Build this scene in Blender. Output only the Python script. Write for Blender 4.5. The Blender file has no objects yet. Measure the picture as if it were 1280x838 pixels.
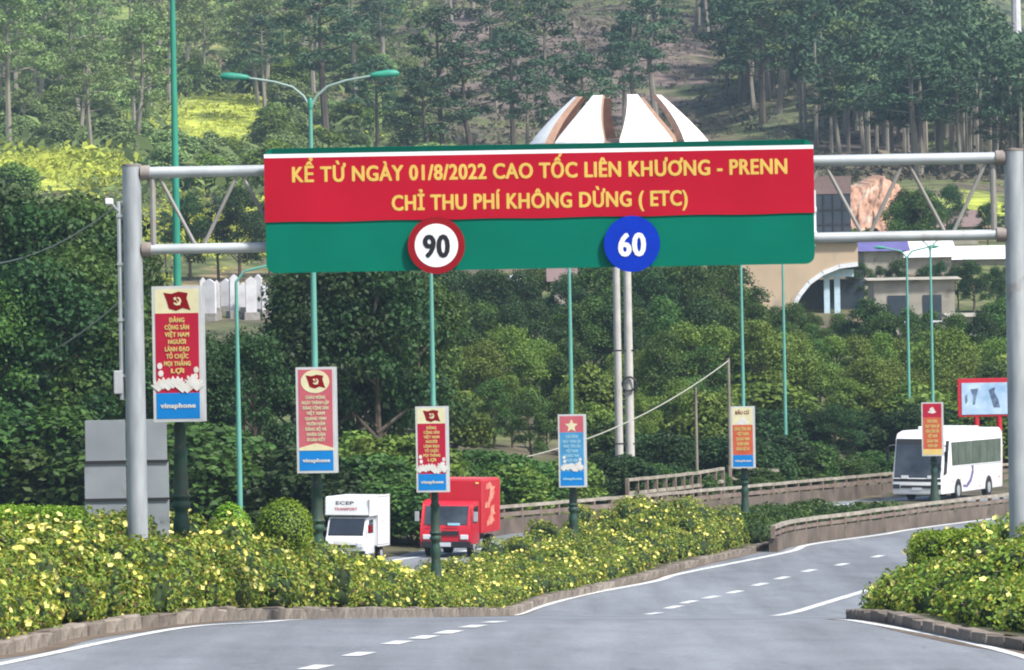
import bpy, bmesh, math, random
import numpy as np
from mathutils import Vector, Matrix
R = math.radians
S = bpy.context.scene
COL = S.collection

# ------------------------------------------------------------------ camera, sky, sun
F = 6760.0                       # focal length in photo pixels (1280 wide)
ROLL = R(1.0)
cam_d = bpy.data.cameras.new('camera'); cam = bpy.data.objects.new('camera', cam_d); COL.objects.link(cam)
cam_d.sensor_width = 36.0; cam_d.lens = 36.0 * F / 1280.0; cam_d.clip_start = 1.0; cam_d.clip_end = 8000.0
cam.matrix_world = Matrix.Rotation(R(90), 4, 'X') @ Matrix.Rotation(-ROLL, 4, 'Z')
S.camera = cam

SUN = Vector((0.50, -0.42, 0.80)).normalized()
w = bpy.data.worlds.new('World'); S.world = w; w.use_nodes = True
nt = w.node_tree; bg = nt.nodes['Background']
sky = nt.nodes.new('ShaderNodeTexSky'); sky.sky_type = 'NISHITA'; sky.sun_disc = False
sky.sun_elevation = math.asin(SUN.z); sky.sun_rotation = math.atan2(SUN.x, SUN.y)
sky.air_density = 1.0; sky.dust_density = 2.5; sky.ozone_density = 1.0
nt.links.new(sky.outputs[0], bg.inputs[0]); bg.inputs[1].default_value = 0.10
sun_d = bpy.data.lights.new('sun', 'SUN'); sun = bpy.data.objects.new('sun', sun_d); COL.objects.link(sun)
sun_d.energy = 3.5; sun_d.angle = R(6.0); sun_d.color = (1.0, 0.975, 0.92)
sun.rotation_euler = SUN.to_track_quat('Z', 'Y').to_euler()
sun.location = (60, -40, 120)
S.view_settings.view_transform = 'Standard'; S.view_settings.look = 'None'
S.view_settings.gamma = 1.0; S.view_settings.exposure = 0.95; S.view_settings.use_curve_mapping = False
S.render.engine = 'CYCLES'
S.cycles.use_denoising = True; S.cycles.filter_width = 2.0
S.cycles.max_bounces = 5; S.cycles.diffuse_bounces = 2; S.cycles.glossy_bounces = 2
S.cycles.transmission_bounces = 3; S.cycles.volume_bounces = 0; S.cycles.transparent_max_bounces = 6

rng = np.random.default_rng(7)
random.seed(7)

# ------------------------------------------------------------------ materials
MATS = {}
def mat(name, col, rough=0.7, col2=None, scale=4.0, bump=0.0, metal=0.0, detail=4.0, spec=0.3, transl=None,
        island=0.0, wear=None, stretch=None, col3=None):
    if name in MATS: return MATS[name]
    m = bpy.data.materials.new(name); m.use_nodes = True; n = m.node_tree.nodes; l = m.node_tree.links
    b = n['Principled BSDF']; b.inputs['Roughness'].default_value = rough; b.inputs['Metallic'].default_value = metal
    b.inputs['Specular IOR Level'].default_value = spec
    tc = n.new('ShaderNodeTexCoord'); mp = n.new('ShaderNodeMapping')
    l.new(tc.outputs['Object'], mp.inputs[0])
    if stretch: mp.inputs['Scale'].default_value = stretch
    no = n.new('ShaderNodeTexNoise'); no.inputs['Scale'].default_value = scale; no.inputs['Detail'].default_value = detail
    l.new(mp.outputs[0], no.inputs['Vector'])
    if col2 is None: col2 = tuple(c * 0.86 for c in col)
    rp = n.new('ShaderNodeValToRGB'); rp.color_ramp.elements[0].position = 0.32; rp.color_ramp.elements[1].position = 0.68
    rp.color_ramp.elements[0].color = (*col2, 1); rp.color_ramp.elements[1].color = (*col, 1)
    if col3 is not None:
        e = rp.color_ramp.elements.new(0.5); e.color = (*col3, 1)
    l.new(no.outputs['Fac'], rp.inputs[0]); out = rp.outputs[0]
    if island > 0:
        ge = n.new('ShaderNodeNewGeometry'); hs = n.new('ShaderNodeHueSaturation')
        mr = n.new('ShaderNodeMapRange'); mr.inputs[3].default_value = 1 - island; mr.inputs[4].default_value = 1 + island
        l.new(ge.outputs['Random Per Island'], mr.inputs[0]); l.new(mr.outputs[0], hs.inputs['Value'])
        mr2 = n.new('ShaderNodeMapRange'); mr2.inputs[3].default_value = 0.5 - island * 0.05; mr2.inputs[4].default_value = 0.5 + island * 0.05
        ob = n.new('ShaderNodeObjectInfo'); l.new(ob.outputs['Random'], mr2.inputs[0]); l.new(mr2.outputs[0], hs.inputs['Hue'])
        l.new(out, hs.inputs['Color']); out = hs.outputs[0]
        hv = n.new('ShaderNodeHueSaturation'); mr3 = n.new('ShaderNodeMapRange')
        mr3.inputs[3].default_value = 0.75; mr3.inputs[4].default_value = 1.25
        l.new(ob.outputs['Random'], mr3.inputs[0]); l.new(mr3.outputs[0], hv.inputs['Value']); l.new(out, hv.inputs['Color']); out = hv.outputs[0]
    if wear:
        wn = n.new('ShaderNodeTexNoise'); wn.inputs['Scale'].default_value = wear[1]; wn.inputs['Detail'].default_value = 8
        l.new(tc.outputs['Object'], wn.inputs['Vector'])
        wr = n.new('ShaderNodeValToRGB'); wr.color_ramp.elements[0].position = wear[2]; wr.color_ramp.elements[1].position = wear[2] + 0.12
        l.new(wn.outputs['Fac'], wr.inputs[0])
        mx = n.new('ShaderNodeMix'); mx.data_type = 'RGBA'; mx.inputs[7].default_value = (*wear[0], 1)
        l.new(wr.outputs[0], mx.inputs[0]); l.new(out, mx.inputs[6]); out = mx.outputs[2]
    l.new(out, b.inputs['Base Color'])
    if bump > 0:
        bn = n.new('ShaderNodeTexNoise'); bn.inputs['Scale'].default_value = scale * 6; bn.inputs['Detail'].default_value = 4
        l.new(tc.outputs['Object'], bn.inputs['Vector'])
        bp = n.new('ShaderNodeBump'); bp.inputs['Strength'].default_value = bump; bp.inputs['Distance'].default_value = 0.05
        l.new(bn.outputs['Fac'], bp.inputs['Height']); l.new(bp.outputs[0], b.inputs['Normal'])
    if transl:
        tr = n.new('ShaderNodeBsdfTranslucent'); ms = n.new('ShaderNodeMixShader'); ms.inputs[0].default_value = transl
        l.new(out, tr.inputs[0]); l.new(b.outputs[0], ms.inputs[1]); l.new(tr.outputs[0], ms.inputs[2])
        l.new(ms.outputs[0], n['Material Output'].inputs[0])
    MATS[name] = m; return m

def asphalt():
    m = bpy.data.materials.new('asphalt'); m.use_nodes = True; n = m.node_tree.nodes; l = m.node_tree.links
    b = n['Principled BSDF']; b.inputs['Roughness'].default_value = 0.8; b.inputs['Specular IOR Level'].default_value = 0.35
    tc = n.new('ShaderNodeTexCoord')
    def layer(scale, sc, de, lo, hi, p0=0.35, p1=0.65, rot=0.0):
        mp = n.new('ShaderNodeMapping'); mp.inputs['Scale'].default_value = sc; mp.inputs['Rotation'].default_value = (0, 0, rot); l.new(tc.outputs['Object'], mp.inputs[0])
        t = n.new('ShaderNodeTexNoise'); t.inputs['Scale'].default_value = scale; t.inputs['Detail'].default_value = de; l.new(mp.outputs[0], t.inputs['Vector'])
        r = n.new('ShaderNodeMapRange'); r.inputs[1].default_value = p0; r.inputs[2].default_value = p1; r.inputs[3].default_value = lo; r.inputs[4].default_value = hi; l.new(t.outputs['Fac'], r.inputs[0]); return r.outputs[0]
    L = [layer(0.16, (1, 0.5, 1), 5, 0.84, 1.10), layer(1.0, (1.1, 0.06, 1), 3, 0.84, 1.08, rot=R(8)), layer(1.4, (1, 0.35, 1), 8, 0.93, 1.06), layer(14, (1, 0.3, 1), 6, 0.88, 1.12, 0.25, 0.75)]
    # cracks: thin dark cell borders
    v = n.new('ShaderNodeTexVoronoi'); v.feature = 'DISTANCE_TO_EDGE'; v.inputs['Scale'].default_value = 0.16
    nz = n.new('ShaderNodeTexNoise'); nz.inputs['Scale'].default_value = 0.5; nz.inputs['Detail'].default_value = 6; l.new(tc.outputs['Object'], nz.inputs['Vector'])
    ad = n.new('ShaderNodeVectorMath'); ad.operation = 'MULTIPLY_ADD'; l.new(nz.outputs['Color'], ad.inputs[0]); ad.inputs[1].default_value = (4, 4, 0); l.new(tc.outputs['Object'], ad.inputs[2]); l.new(ad.outputs[0], v.inputs['Vector'])
    cr = n.new('ShaderNodeMapRange'); cr.inputs[1].default_value = 0.0; cr.inputs[2].default_value = 0.012; cr.inputs[3].default_value = 0.80; cr.inputs[4].default_value = 1.0; l.new(v.outputs['Distance'], cr.inputs[0]); L.append(cr.outputs[0])
    cur = None
    for q in L:
        if cur is None: cur = q; continue
        mu = n.new('ShaderNodeMath'); mu.operation = 'MULTIPLY'; l.new(cur, mu.inputs[0]); l.new(q, mu.inputs[1]); cur = mu.outputs[0]
    cc = n.new('ShaderNodeVectorMath'); cc.operation = 'SCALE'; cc.inputs[0].default_value = (0.186, 0.198, 0.219); l.new(cur, cc.inputs['Scale']); l.new(cc.outputs[0], b.inputs['Base Color'])
    MATS['asphalt'] = m; return m
M_asph = asphalt()
M_paint = mat('road_paint', (0.70, 0.71, 0.70), 0.6, (0.52, 0.53, 0.53), 2.0, wear=((0.30, 0.31, 0.32), 5.0, 0.585))
M_kerb = mat('kerb_concrete', (0.29, 0.25, 0.21), 0.9, (0.16, 0.13, 0.11), 1.3, 0.5, island=0.1, wear=((0.09, 0.08, 0.06), 2.4, 0.56))
M_dirt = mat('gutter_dirt', (0.17, 0.13, 0.10), 0.95, (0.10, 0.075, 0.055), 1.2, 0.4)
M_soil = mat('soil', (0.10, 0.085, 0.05), 0.95, (0.05, 0.06, 0.025), 0.6, 0.4)
M_conc = mat('concrete', (0.33, 0.31, 0.285), 0.9, (0.19, 0.175, 0.155), 0.8, 0.35, wear=((0.11, 0.10, 0.085), 1.5, 0.57))
M_wallc = mat('parapet_concrete', (0.165, 0.13, 0.105), 0.9, (0.09, 0.07, 0.058), 0.8, 0.35, wear=((0.075, 0.07, 0.045), 1.5, 0.57))
M_rail = mat('weathered_rail', (0.38, 0.34, 0.28), 0.7, (0.22, 0.185, 0.15), 1.5)
M_raild = mat('rusty_rail', (0.14, 0.095, 0.075), 0.8, (0.22, 0.18, 0.15), 1.2)
M_galv = mat('galvanised_steel', (0.40, 0.425, 0.44), 0.5, (0.29, 0.31, 0.325), 2.2, metal=0.25, wear=((0.20, 0.16, 0.13), 1.1, 0.66), stretch=(3, 3, 0.6))
M_brace = mat('brace_steel', (0.31, 0.30, 0.28), 0.6, (0.22, 0.20, 0.18), 1.5, metal=0.15)
M_galvl = mat('galvanised_tube', (0.50, 0.53, 0.54), 0.45, (0.38, 0.40, 0.41), 1.6, metal=0.25, wear=((0.24, 0.17, 0.13), 0.9, 0.63))
M_rust = mat('rust', (0.20, 0.165, 0.145), 0.85, (0.28, 0.25, 0.23), 5)
M_alu = mat('aluminium_back', (0.30, 0.325, 0.345), 0.55, (0.22, 0.24, 0.26), 0.9, metal=0.15, wear=((0.17, 0.18, 0.18), 1.6, 0.6))
M_sgreen = mat('sign_green', (0.0, 0.15, 0.098), 0.5, (0.0, 0.13, 0.084), 0.8, spec=0.08)
M_sgdark = mat('sign_green_rim', (0.0, 0.085, 0.06), 0.5, spec=0.08)
M_sred = mat('sign_red', (0.43, 0.008, 0.026), 0.6, (0.37, 0.006, 0.021), 0.7, spec=0.08)
M_syel = mat('sign_yellow', (0.70, 0.46, 0.11), 0.6, (0.62, 0.40, 0.09), 2, spec=0.08)
M_white = mat('white_sheet', (0.80, 0.80, 0.80), 0.5, (0.74, 0.74, 0.75), 2)
M_dred = mat('disc_red', (0.27, 0.010, 0.016), 0.5, spec=0.08)
M_blue = mat('disc_blue', (0.004, 0.035, 0.42), 0.5, spec=0.08)
M_black = mat('black_paint', (0.015, 0.015, 0.02), 0.5)
M_lgreen = mat('lamp_green', (0.045, 0.29, 0.20), 0.5, (0.03, 0.21, 0.15), 1.0, wear=((0.12, 0.25, 0.2), 1.5, 0.62))
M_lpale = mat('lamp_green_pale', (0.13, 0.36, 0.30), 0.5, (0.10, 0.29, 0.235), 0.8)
M_larm = mat('lamp_arm', (0.27, 0.37, 0.33), 0.5)
M_lbase = mat('lamp_base_green', (0.020, 0.070, 0.048), 0.6, (0.035, 0.042, 0.03), 3.0, wear=((0.10, 0.10, 0.05), 4, 0.6))
M_glassl = mat('lamp_glass', (0.12, 0.16, 0.15), 0.25)
M_bframe = mat('banner_frame', (0.66, 0.66, 0.64), 0.5, (0.55, 0.55, 0.54), 2)
M_bside = mat('banner_side', (0.40, 0.41, 0.42), 0.5)
M_bcream = mat('print_cream', (0.84, 0.77, 0.48), 0.6, spec=0.08)
M_bred = mat('print_red', (0.52, 0.022, 0.055), 0.6, (0.46, 0.018, 0.045), 2, spec=0.08)
M_bpink = mat('print_faded_red', (0.60, 0.15, 0.18), 0.6, (0.55, 0.11, 0.14), 2, spec=0.08)
M_borg = mat('print_orange', (0.66, 0.15, 0.07), 0.6, (0.60, 0.11, 0.05), 2, spec=0.08)
M_bblue = mat('print_blue', (0.015, 0.25, 0.66), 0.6, (0.01, 0.22, 0.6), 2, spec=0.08)
M_bsky = mat('print_light_blue', (0.10, 0.36, 0.62), 0.6, (0.05, 0.25, 0.5), 2, spec=0.08)
M_byel = mat('print_yellow', (0.88, 0.64, 0.22), 0.6, spec=0.08)
M_bpale = mat('print_pale_blue', (0.42, 0.74, 0.90), 0.6)
M_bwhite = mat('print_white', (0.82, 0.80, 0.76), 0.6, (0.72, 0.66, 0.58), 6)
M_vwhite = mat('vehicle_white', (0.80, 0.80, 0.80), 0.35, (0.77, 0.77, 0.77), 1.5, spec=0.5)
M_vred = mat('vehicle_red', (0.52, 0.012, 0.03), 0.35, (0.47, 0.01, 0.025), 1.5, spec=0.5)
M_vredl = mat('vehicle_red_roof', (0.62, 0.06, 0.07), 0.45, spec=0.5)
M_glass = mat('window_glass', (0.03, 0.04, 0.055), 0.08, (0.02, 0.025, 0.035), 1.5, spec=0.7)
M_ws = mat('windscreen_glass', (0.07, 0.085, 0.10), 0.08, (0.02, 0.025, 0.035), 0.9, spec=0.7)  # paler grey mottle paints a reflection into the glass colour
M_glassb = mat('coach_glass', (0.10, 0.13, 0.12), 0.1, (0.05, 0.07, 0.07), 0.9, spec=0.7)
M_tyre = mat('tyre', (0.02, 0.02, 0.02), 0.9)
M_plast = mat('dark_plastic', (0.03, 0.03, 0.035), 0.6)
M_lens = mat('headlamp_lens', (0.7, 0.72, 0.75), 0.15, spec=0.6)
M_plate = mat('number_plate', (0.6, 0.62, 0.68), 0.5)
M_seam = mat('grey_seam', (0.42, 0.43, 0.45), 0.5)
M_decal = mat('decal_purple', (0.16, 0.12, 0.26), 0.5)
M_bark = mat('bark', (0.13, 0.105, 0.08), 0.95, (0.07, 0.055, 0.045), 2.0, 0.5, stretch=(1, 1, 0.3))
M_barkl = mat('bark_pale', (0.30, 0.27, 0.22), 0.95, (0.16, 0.14, 0.115), 1.0, 0.4, stretch=(1, 1, 0.3))
M_leafd = mat('leaf_dark', (0.042, 0.092, 0.022), 0.6, (0.020, 0.050, 0.015), 0.35, transl=0.3, island=0.35)
M_leafm = mat('leaf_mid', (0.080, 0.150, 0.026), 0.6, (0.040, 0.090, 0.020), 0.35, transl=0.3, island=0.35)
M_leafl = mat('leaf_light', (0.175, 0.245, 0.038), 0.6, (0.085, 0.145, 0.026), 0.4, transl=0.3, island=0.35)
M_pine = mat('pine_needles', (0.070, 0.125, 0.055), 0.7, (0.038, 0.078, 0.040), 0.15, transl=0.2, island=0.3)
M_pinesun = mat('pine_needles_sunlit', (0.23, 0.31, 0.10), 0.7, (0.15, 0.215, 0.075), 0.15, transl=0.25, island=0.3)  # pale copy of the needles, sunlight painted into the colour
M_hedge = mat('hedge_leaf', (0.25, 0.38, 0.05), 0.55, (0.11, 0.22, 0.035), 1.1, transl=0.3, island=0.4)
M_hedgec = mat('clipped_leaf', (0.25, 0.40, 0.035), 0.55, (0.16, 0.30, 0.03), 1.3, transl=0.3, island=0.3)
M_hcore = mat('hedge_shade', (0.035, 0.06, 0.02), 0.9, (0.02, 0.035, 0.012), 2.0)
M_flow = mat('yellow_petal', (0.86, 0.73, 0.10), 0.6, (0.85, 0.80, 0.34), 1.7, transl=0.3, island=0.08)
M_hedgey = mat('hedge_leaf_yellow', (0.44, 0.44, 0.06), 0.55, (0.30, 0.35, 0.05), 1.1, transl=0.3, island=0.3)
M_dry = mat('dry_twig', (0.16, 0.12, 0.06), 0.9, (0.08, 0.05, 0.03), 1.2, island=0.3)

# ------------------------------------------------------------------ mesh helpers
ORD = ['first', 'second', 'third', 'fourth', 'fifth', 'sixth', 'seventh', 'eighth', 'ninth', 'tenth', 'eleventh', 'twelfth', 'thirteenth', 'fourteenth', 'fifteenth', 'sixteenth', 'seventeenth', 'eighteenth', 'nineteenth', 'twentieth'] + ['twenty-' + q for q in ('first', 'second', 'third', 'fourth', 'fifth', 'sixth', 'seventh', 'eighth', 'ninth')]
class MB:
    def __init__(s): s.v = []; s.f = []; s.m = []
    def add(s, vs, fs, mi=0):
        o = len(s.v); s.v += [tuple(p) for p in vs]; s.f += [tuple(o + i for i in f) for f in fs]; s.m += [mi] * len(fs); return s
    def box(s, c, d, mi=0, rz=0.0, M=None):
        x, y, z = d[0] / 2, d[1] / 2, d[2] / 2
        P = [Vector((a * x, b * y, e * z)) for a in (-1, 1) for b in (-1, 1) for e in (-1, 1)]
        if rz: P = [Matrix.Rotation(rz, 3, 'Z') @ p for p in P]
        P = [p + Vector(c) for p in P]
        if M: P = [M @ p for p in P]
        return s.add(P, [(0, 1, 3, 2), (4, 6, 7, 5), (0, 4, 5, 1), (2, 3, 7, 6), (0, 2, 6, 4), (1, 5, 7, 3)], mi)
    def tube(s, pts, rad, n=8, caps=True, mi=0):
        pts = [Vector(p) for p in pts]
        if not hasattr(rad, '__len__'): rad = [rad] * len(pts)
        rings = []
        for i, p in enumerate(pts):
            t = (pts[min(i + 1, len(pts) - 1)] - pts[max(i - 1, 0)]).normalized()
            a = t.orthogonal() if abs(t.z) > 0.95 else t.cross(Vector((0, 0, 1)))
            if abs(t.z) > 0.95: a = Vector((1, 0, 0)) - t * t.x
            a.normalize(); b = t.cross(a)
            rings.append([p + (a * math.cos(2 * math.pi * k / n) + b * math.sin(2 * math.pi * k / n)) * rad[i] for k in range(n)])
        vs = [q for r in rings for q in r]; fs = []
        for i in range(len(pts) - 1):
            for k in range(n):
                k2 = (k + 1) % n; fs.append((i * n + k, i * n + k2, (i + 1) * n + k2, (i + 1) * n + k))
        if caps: fs += [tuple(range(n - 1, -1, -1)), tuple((len(pts) - 1) * n + k for k in range(n))]
        return s.add(vs, fs, mi)
    def lathe(s, prof, n=14, c=(0, 0, 0), mi=0):
        return s.tube([(c[0], c[1], c[2] + z) for r, z in prof], [r for r, z in prof], n, True, mi)
    def prism(s, poly, y0, y1, mi=0, side=None):       # polygon in xz, extruded along y
        n = len(poly)
        vs = [(x, y0, z) for x, z in poly] + [(x, y1, z) for x, z in poly]
        s.add(vs, [tuple(range(n)), tuple(range(2 * n - 1, n - 1, -1))], mi)
        s.add(vs, [(i, n + i, n + (i + 1) % n, (i + 1) % n) for i in range(n)], mi if side is None else side)
        return s
    def ellipse(s, c, rx, rz, y0, y1, n=20, mi=0):
        return s.prism([(c[0] + rx * math.cos(2 * math.pi * k / n), c[1] + rz * math.sin(2 * math.pi * k / n)) for k in range(n)], y0, y1, mi)
    def mesh(s, name, mats, smooth=False, bevel=0.0):
        me = bpy.data.meshes.new(name); me.from_pydata(s.v, [], s.f)
        for m in (mats if isinstance(mats, (list, tuple)) else [mats]): me.materials.append(m)
        if any(s.m): me.polygons.foreach_set('material_index', s.m)
        bm = bmesh.new(); bm.from_mesh(me)
        bmesh.ops.recalc_face_normals(bm, faces=bm.faces)
        if bevel > 0:
            bmesh.ops.remove_doubles(bm, verts=bm.verts, dist=1e-5)
            bmesh.ops.bevel(bm, geom=[e for e in bm.edges if len(e.link_faces) == 2 and e.calc_face_angle(0) > 0.5], offset=bevel, segments=2, profile=0.6, affect='EDGES', clamp_overlap=True)
        bm.to_mesh(me); bm.free()
        if smooth:
            me.polygons.foreach_set('use_smooth', [True] * len(me.polygons))
            try: me.set_sharp_from_angle(angle=R(40))
            except Exception: pass
        me.update(); return me
    def build(s, name, mats, parent=None, smooth=False, bevel=0.0, loc=None):
        return link(name, s.mesh(name, mats, smooth, bevel), parent, loc)

def link(name, data, parent=None, loc=None):
    o = bpy.data.objects.new(name, data); COL.objects.link(o)
    if parent is not None: o.parent = parent
    if loc is not None: o.location = loc
    return o
def tag(o, label, cat, group=None):
    o['label'] = label; o['category'] = cat
    if group: o['group'] = group
    return o
def thing(name, label, cat, loc=(0, 0, 0), rz=0.0, group=None):
    o = link(name, None, None, loc); o.rotation_euler = (0, 0, rz); o.empty_display_size = 0.3
    return tag(o, label, cat, group)
def struct(o): o['kind'] = 'structure'; return o
def npmesh(name, V, Fq, mats, mi=None, smooth=False):
    me = bpy.data.meshes.new(name); V = np.asarray(V, np.float32); Fq = np.asarray(Fq, np.int32); k = Fq.shape[1]
    me.vertices.add(len(V)); me.vertices.foreach_set('co', V.ravel())
    me.loops.add(Fq.size); me.loops.foreach_set('vertex_index', Fq.ravel())
    me.polygons.add(len(Fq)); me.polygons.foreach_set('loop_start', np.arange(0, Fq.size, k, dtype=np.int32))
    for m in (mats if isinstance(mats, (list, tuple)) else [mats]): me.materials.append(m)
    if mi is not None: me.polygons.foreach_set('material_index', np.asarray(mi, np.int32))
    if smooth: me.polygons.foreach_set('use_smooth', np.ones(len(Fq), bool))
    me.update(calc_edges=True); return me

# ------------------------------------------------------------------ ground height, pixel rays
_k = np.array([[-80, -3.4], [40, -4.2], [60, -4.45], [75, -4.65], [93, -4.91], [155, -8.05], [172, -8.12], [240, -8.1], [400, -8.1]])
_ys = np.arange(-80, 401, 0.5); _zs = np.interp(_ys, _k[:, 0], _k[:, 1])
_pad = np.pad(_zs, 7, mode='edge'); _zs = np.convolve(_pad, np.ones(15) / 15, 'valid')
TR = math.tan(ROLL)
def zr(x, y): return np.interp(y, _ys, _zs) - TR * np.clip(x, -30, 45)
def ray(px, py):
    u, v = px - 640.0, 419.0 - py; c, s = math.cos(ROLL), math.sin(ROLL)
    return ((u * c + v * s) / F, (-u * s + v * c) / F)
def P(px, py, d):
    a, b = ray(px, py); return Vector((a * d, d, b * d))
def G(px, py):                     # pixel on the road surface
    a, b = ray(px, py); ys = np.arange(62, 330, 0.1); dd = b * ys - zr(a * ys, ys); i = int(np.argmax(dd < 0)); d = float(ys[i])
    return (a * d, d)
def K(px, d):                      # point of the road surface at distance d in pixel column px
    x = (px - 640) * d / F
    for _ in range(4):
        v = zr(x, d) * F / d; x = d / F * ((px - 640) + v * TR)
    return (float(x), d)
def col_x(px, py, d): return P(px, py, d).x

# far parapet line and hill
WF = np.array([K(330, 172), K(430, 190), K(530, 205), G(630, 668)] + [(P(853, 613, 240).x, 240), (P(1113, 590, 273).x, 273), (32.0, 305), (58.0, 360), (110.0, 450)], float)
WFd = np.concatenate([[[-21.5, 100], [-20.0, 128], [-16.0, 155]], WF])
def wall_x(y): return np.interp(y, WFd[:, 1], WFd[:, 0])
_hk = np.array([[0, 0], [255, 0], [300, 0.6], [360, 4.2], [420, 9.0], [500, 17.0], [600, 26.5], [700, 37], [800, 48.5], [900, 61], [1000, 74], [1200, 104], [1500, 145], [4000, 300]])
def H(x, y):
    x = np.asarray(x, float); y = np.asarray(y, float)
    base = zr(x, np.minimum(y, 390)) - 0.06
    rise = np.interp(y, _hk[:, 0], _hk[:, 1])
    u = x / np.maximum(y, 50)
    cap = np.interp(u, [0.050, 0.066, 0.0947, 0.2, 0.4], [400, 52, 29, 16, 16])
    rise = np.minimum(rise, cap + 4 * np.sin(y / 60.0)) + np.where(y > 1250, np.interp(y, [1250, 1700, 2600], [0, 130, 340]) * np.clip((u - 0.02) / 0.03, 0, 1), 0)
    bump = (1.3 * np.sin(x / 13 + y / 31) + 1.0 * np.sin(x / 7.3 - y / 23 + 1) + 2.2 * np.sin(x / 29 + y / 70 + 2)) * np.clip((y - 430) / 200, 0, 1)
    s = wall_x(y) - x
    lat = np.clip(s - 1.0, 0, 200) * 0.10
    sv = np.clip((s + 0.2) / 0.8, 0, 1) * 0.12 * (y < 420)
    rightbank = 0
    return base - 0.15 * (s < -0.2) * (y < 300) + rise + np.minimum(lat, 2.2) * np.clip((700 - y) / 250, 0, 1) + bump + sv

# ------------------------------------------------------------------ terrain sheet
def grid_sheet(name, xs_of_y, ys, nx, zf, m):
    V = []; ny = len(ys)
    for y in ys:
        x0, x1 = xs_of_y(y); xs = np.linspace(x0, x1, nx); V.append(np.stack([xs, np.full(nx, y), zf(xs, np.full(nx, y))], 1))
    V = np.concatenate(V); i = np.arange(ny - 1)[:, None] * nx + np.arange(nx - 1)[None]; i = i.ravel()
    return npmesh(name, V, np.stack([i, i + 1, i + nx + 1, i + nx], 1), m, smooth=True)

def hill_material():
    m = bpy.data.materials.new('hillside_ground'); m.use_nodes = True; n = m.node_tree.nodes; l = m.node_tree.links
    b = n['Principled BSDF']; b.inputs['Roughness'].default_value = 0.95; b.inputs['Specular IOR Level'].default_value = 0.1
    g = n.new('ShaderNodeNewGeometry')
    def noise(sc, de=6):
        t = n.new('ShaderNodeTexNoise'); t.inputs['Scale'].default_value = sc; t.inputs['Detail'].default_value = de; l.new(g.outputs['Position'], t.inputs['Vector']); return t.outputs['Fac']
    def ramp(f, st):
        r = n.new('ShaderNodeValToRGB'); e = r.color_ramp.elements
        while len(e) < len(st): e.new(0.5)
        for k, (p, c) in enumerate(st): e[k].position = p; e[k].color = (*c, 1)
        l.new(f, r.inputs[0]); return r.outputs[0]
    c1 = ramp(noise(0.035), [(0.34, (0.085, 0.10, 0.05)), (0.45, (0.135, 0.155, 0.06)), (0.55, (0.13, 0.105, 0.08)), (0.68, (0.085, 0.105, 0.045))])
    nn = noise(0.09, 7)
    for (px, py, wpx, dep, col) in GROUND_PATCHES:
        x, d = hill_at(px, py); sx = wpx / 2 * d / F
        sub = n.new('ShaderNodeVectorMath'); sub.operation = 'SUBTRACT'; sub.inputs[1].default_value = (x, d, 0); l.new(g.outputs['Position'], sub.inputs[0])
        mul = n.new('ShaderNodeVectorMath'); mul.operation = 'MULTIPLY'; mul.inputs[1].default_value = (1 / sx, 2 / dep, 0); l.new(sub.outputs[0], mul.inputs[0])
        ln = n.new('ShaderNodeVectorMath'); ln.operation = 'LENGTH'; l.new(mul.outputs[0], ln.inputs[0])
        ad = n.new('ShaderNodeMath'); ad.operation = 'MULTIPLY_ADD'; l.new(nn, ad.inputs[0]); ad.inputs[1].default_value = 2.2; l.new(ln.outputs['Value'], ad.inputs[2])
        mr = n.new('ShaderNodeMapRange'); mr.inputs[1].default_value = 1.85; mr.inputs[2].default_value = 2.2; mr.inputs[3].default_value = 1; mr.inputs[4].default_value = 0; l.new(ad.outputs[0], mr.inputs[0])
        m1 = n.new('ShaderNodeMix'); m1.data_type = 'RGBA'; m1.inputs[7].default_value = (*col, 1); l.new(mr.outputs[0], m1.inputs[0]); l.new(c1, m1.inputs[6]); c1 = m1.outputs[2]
    c2 = ramp(noise(0.45, 10), [(0.34, (0.45, 0.5, 0.5)), (0.66, (1.25, 1.22, 1.15))])
    mx = n.new('ShaderNodeMix'); mx.data_type = 'RGBA'; mx.blend_type = 'MULTIPLY'; mx.inputs[0].default_value = 1.0
    l.new(c1, mx.inputs[6]); l.new(c2, mx.inputs[7]); l.new(mx.outputs[2], b.inputs['Base Color'])
    return m
def hill_at(px, py, dmin=430, dmax=1400):
    a, b = ray(px, py); ys_ = np.arange(dmin, dmax, 1.0); dd = b * ys_ - H(a * ys_, ys_); i = int(np.argmax(dd < 0)); d = float(ys_[i]); return a * d, d
LG_SUN = (0.215, 0.265, 0.085)  # light green of the left hill, sunlight painted into the colour
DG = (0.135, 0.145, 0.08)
YG_SUN, PG, BR, OC = (0.37, 0.41, 0.075), (0.26, 0.32, 0.09), (0.165, 0.125, 0.115), (0.26, 0.20, 0.12)  # yellow-green: grass with cloud-gap sunlight painted into its colour
GROUND_PATCHES = [(120, 110, 460, 420, LG_SUN), (290, 150, 190, 70, YG_SUN), (60, 205, 240, 60, YG_SUN), (20, 150, 130, 60, YG_SUN), (170, 215, 160, 40, PG), (250, 290, 160, 30, YG_SUN), (250, 85, 130, 60, OC), (240, 200, 190, 50, PG),
          (720, 70, 330, 210, BR), (600, 30, 160, 120, BR), (1010, 165, 200, 70, DG), (1100, 190, 120, 40, BR), (1235, 255, 90, 30, YG_SUN), (1150, 250, 110, 30, PG), (1200, 290, 130, 26, OC), (290, 365, 150, 34, OC)]  # grass and earth patches; the yellow-green ones are painted sun patches
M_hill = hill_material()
ys = np.concatenate([np.arange(-60, 60, 20), np.arange(60, 300, 2.0), np.arange(300, 480, 5), np.arange(480, 1300, 12), np.arange(1300, 2601, 50)])
ter = struct(link('hillside_ground', grid_sheet('hillside_ground', lambda y: (-60 - 0.22 * max(y, 0), 60 + 0.22 * max(y, 0)), ys, 181, H, M_hill)))

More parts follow.
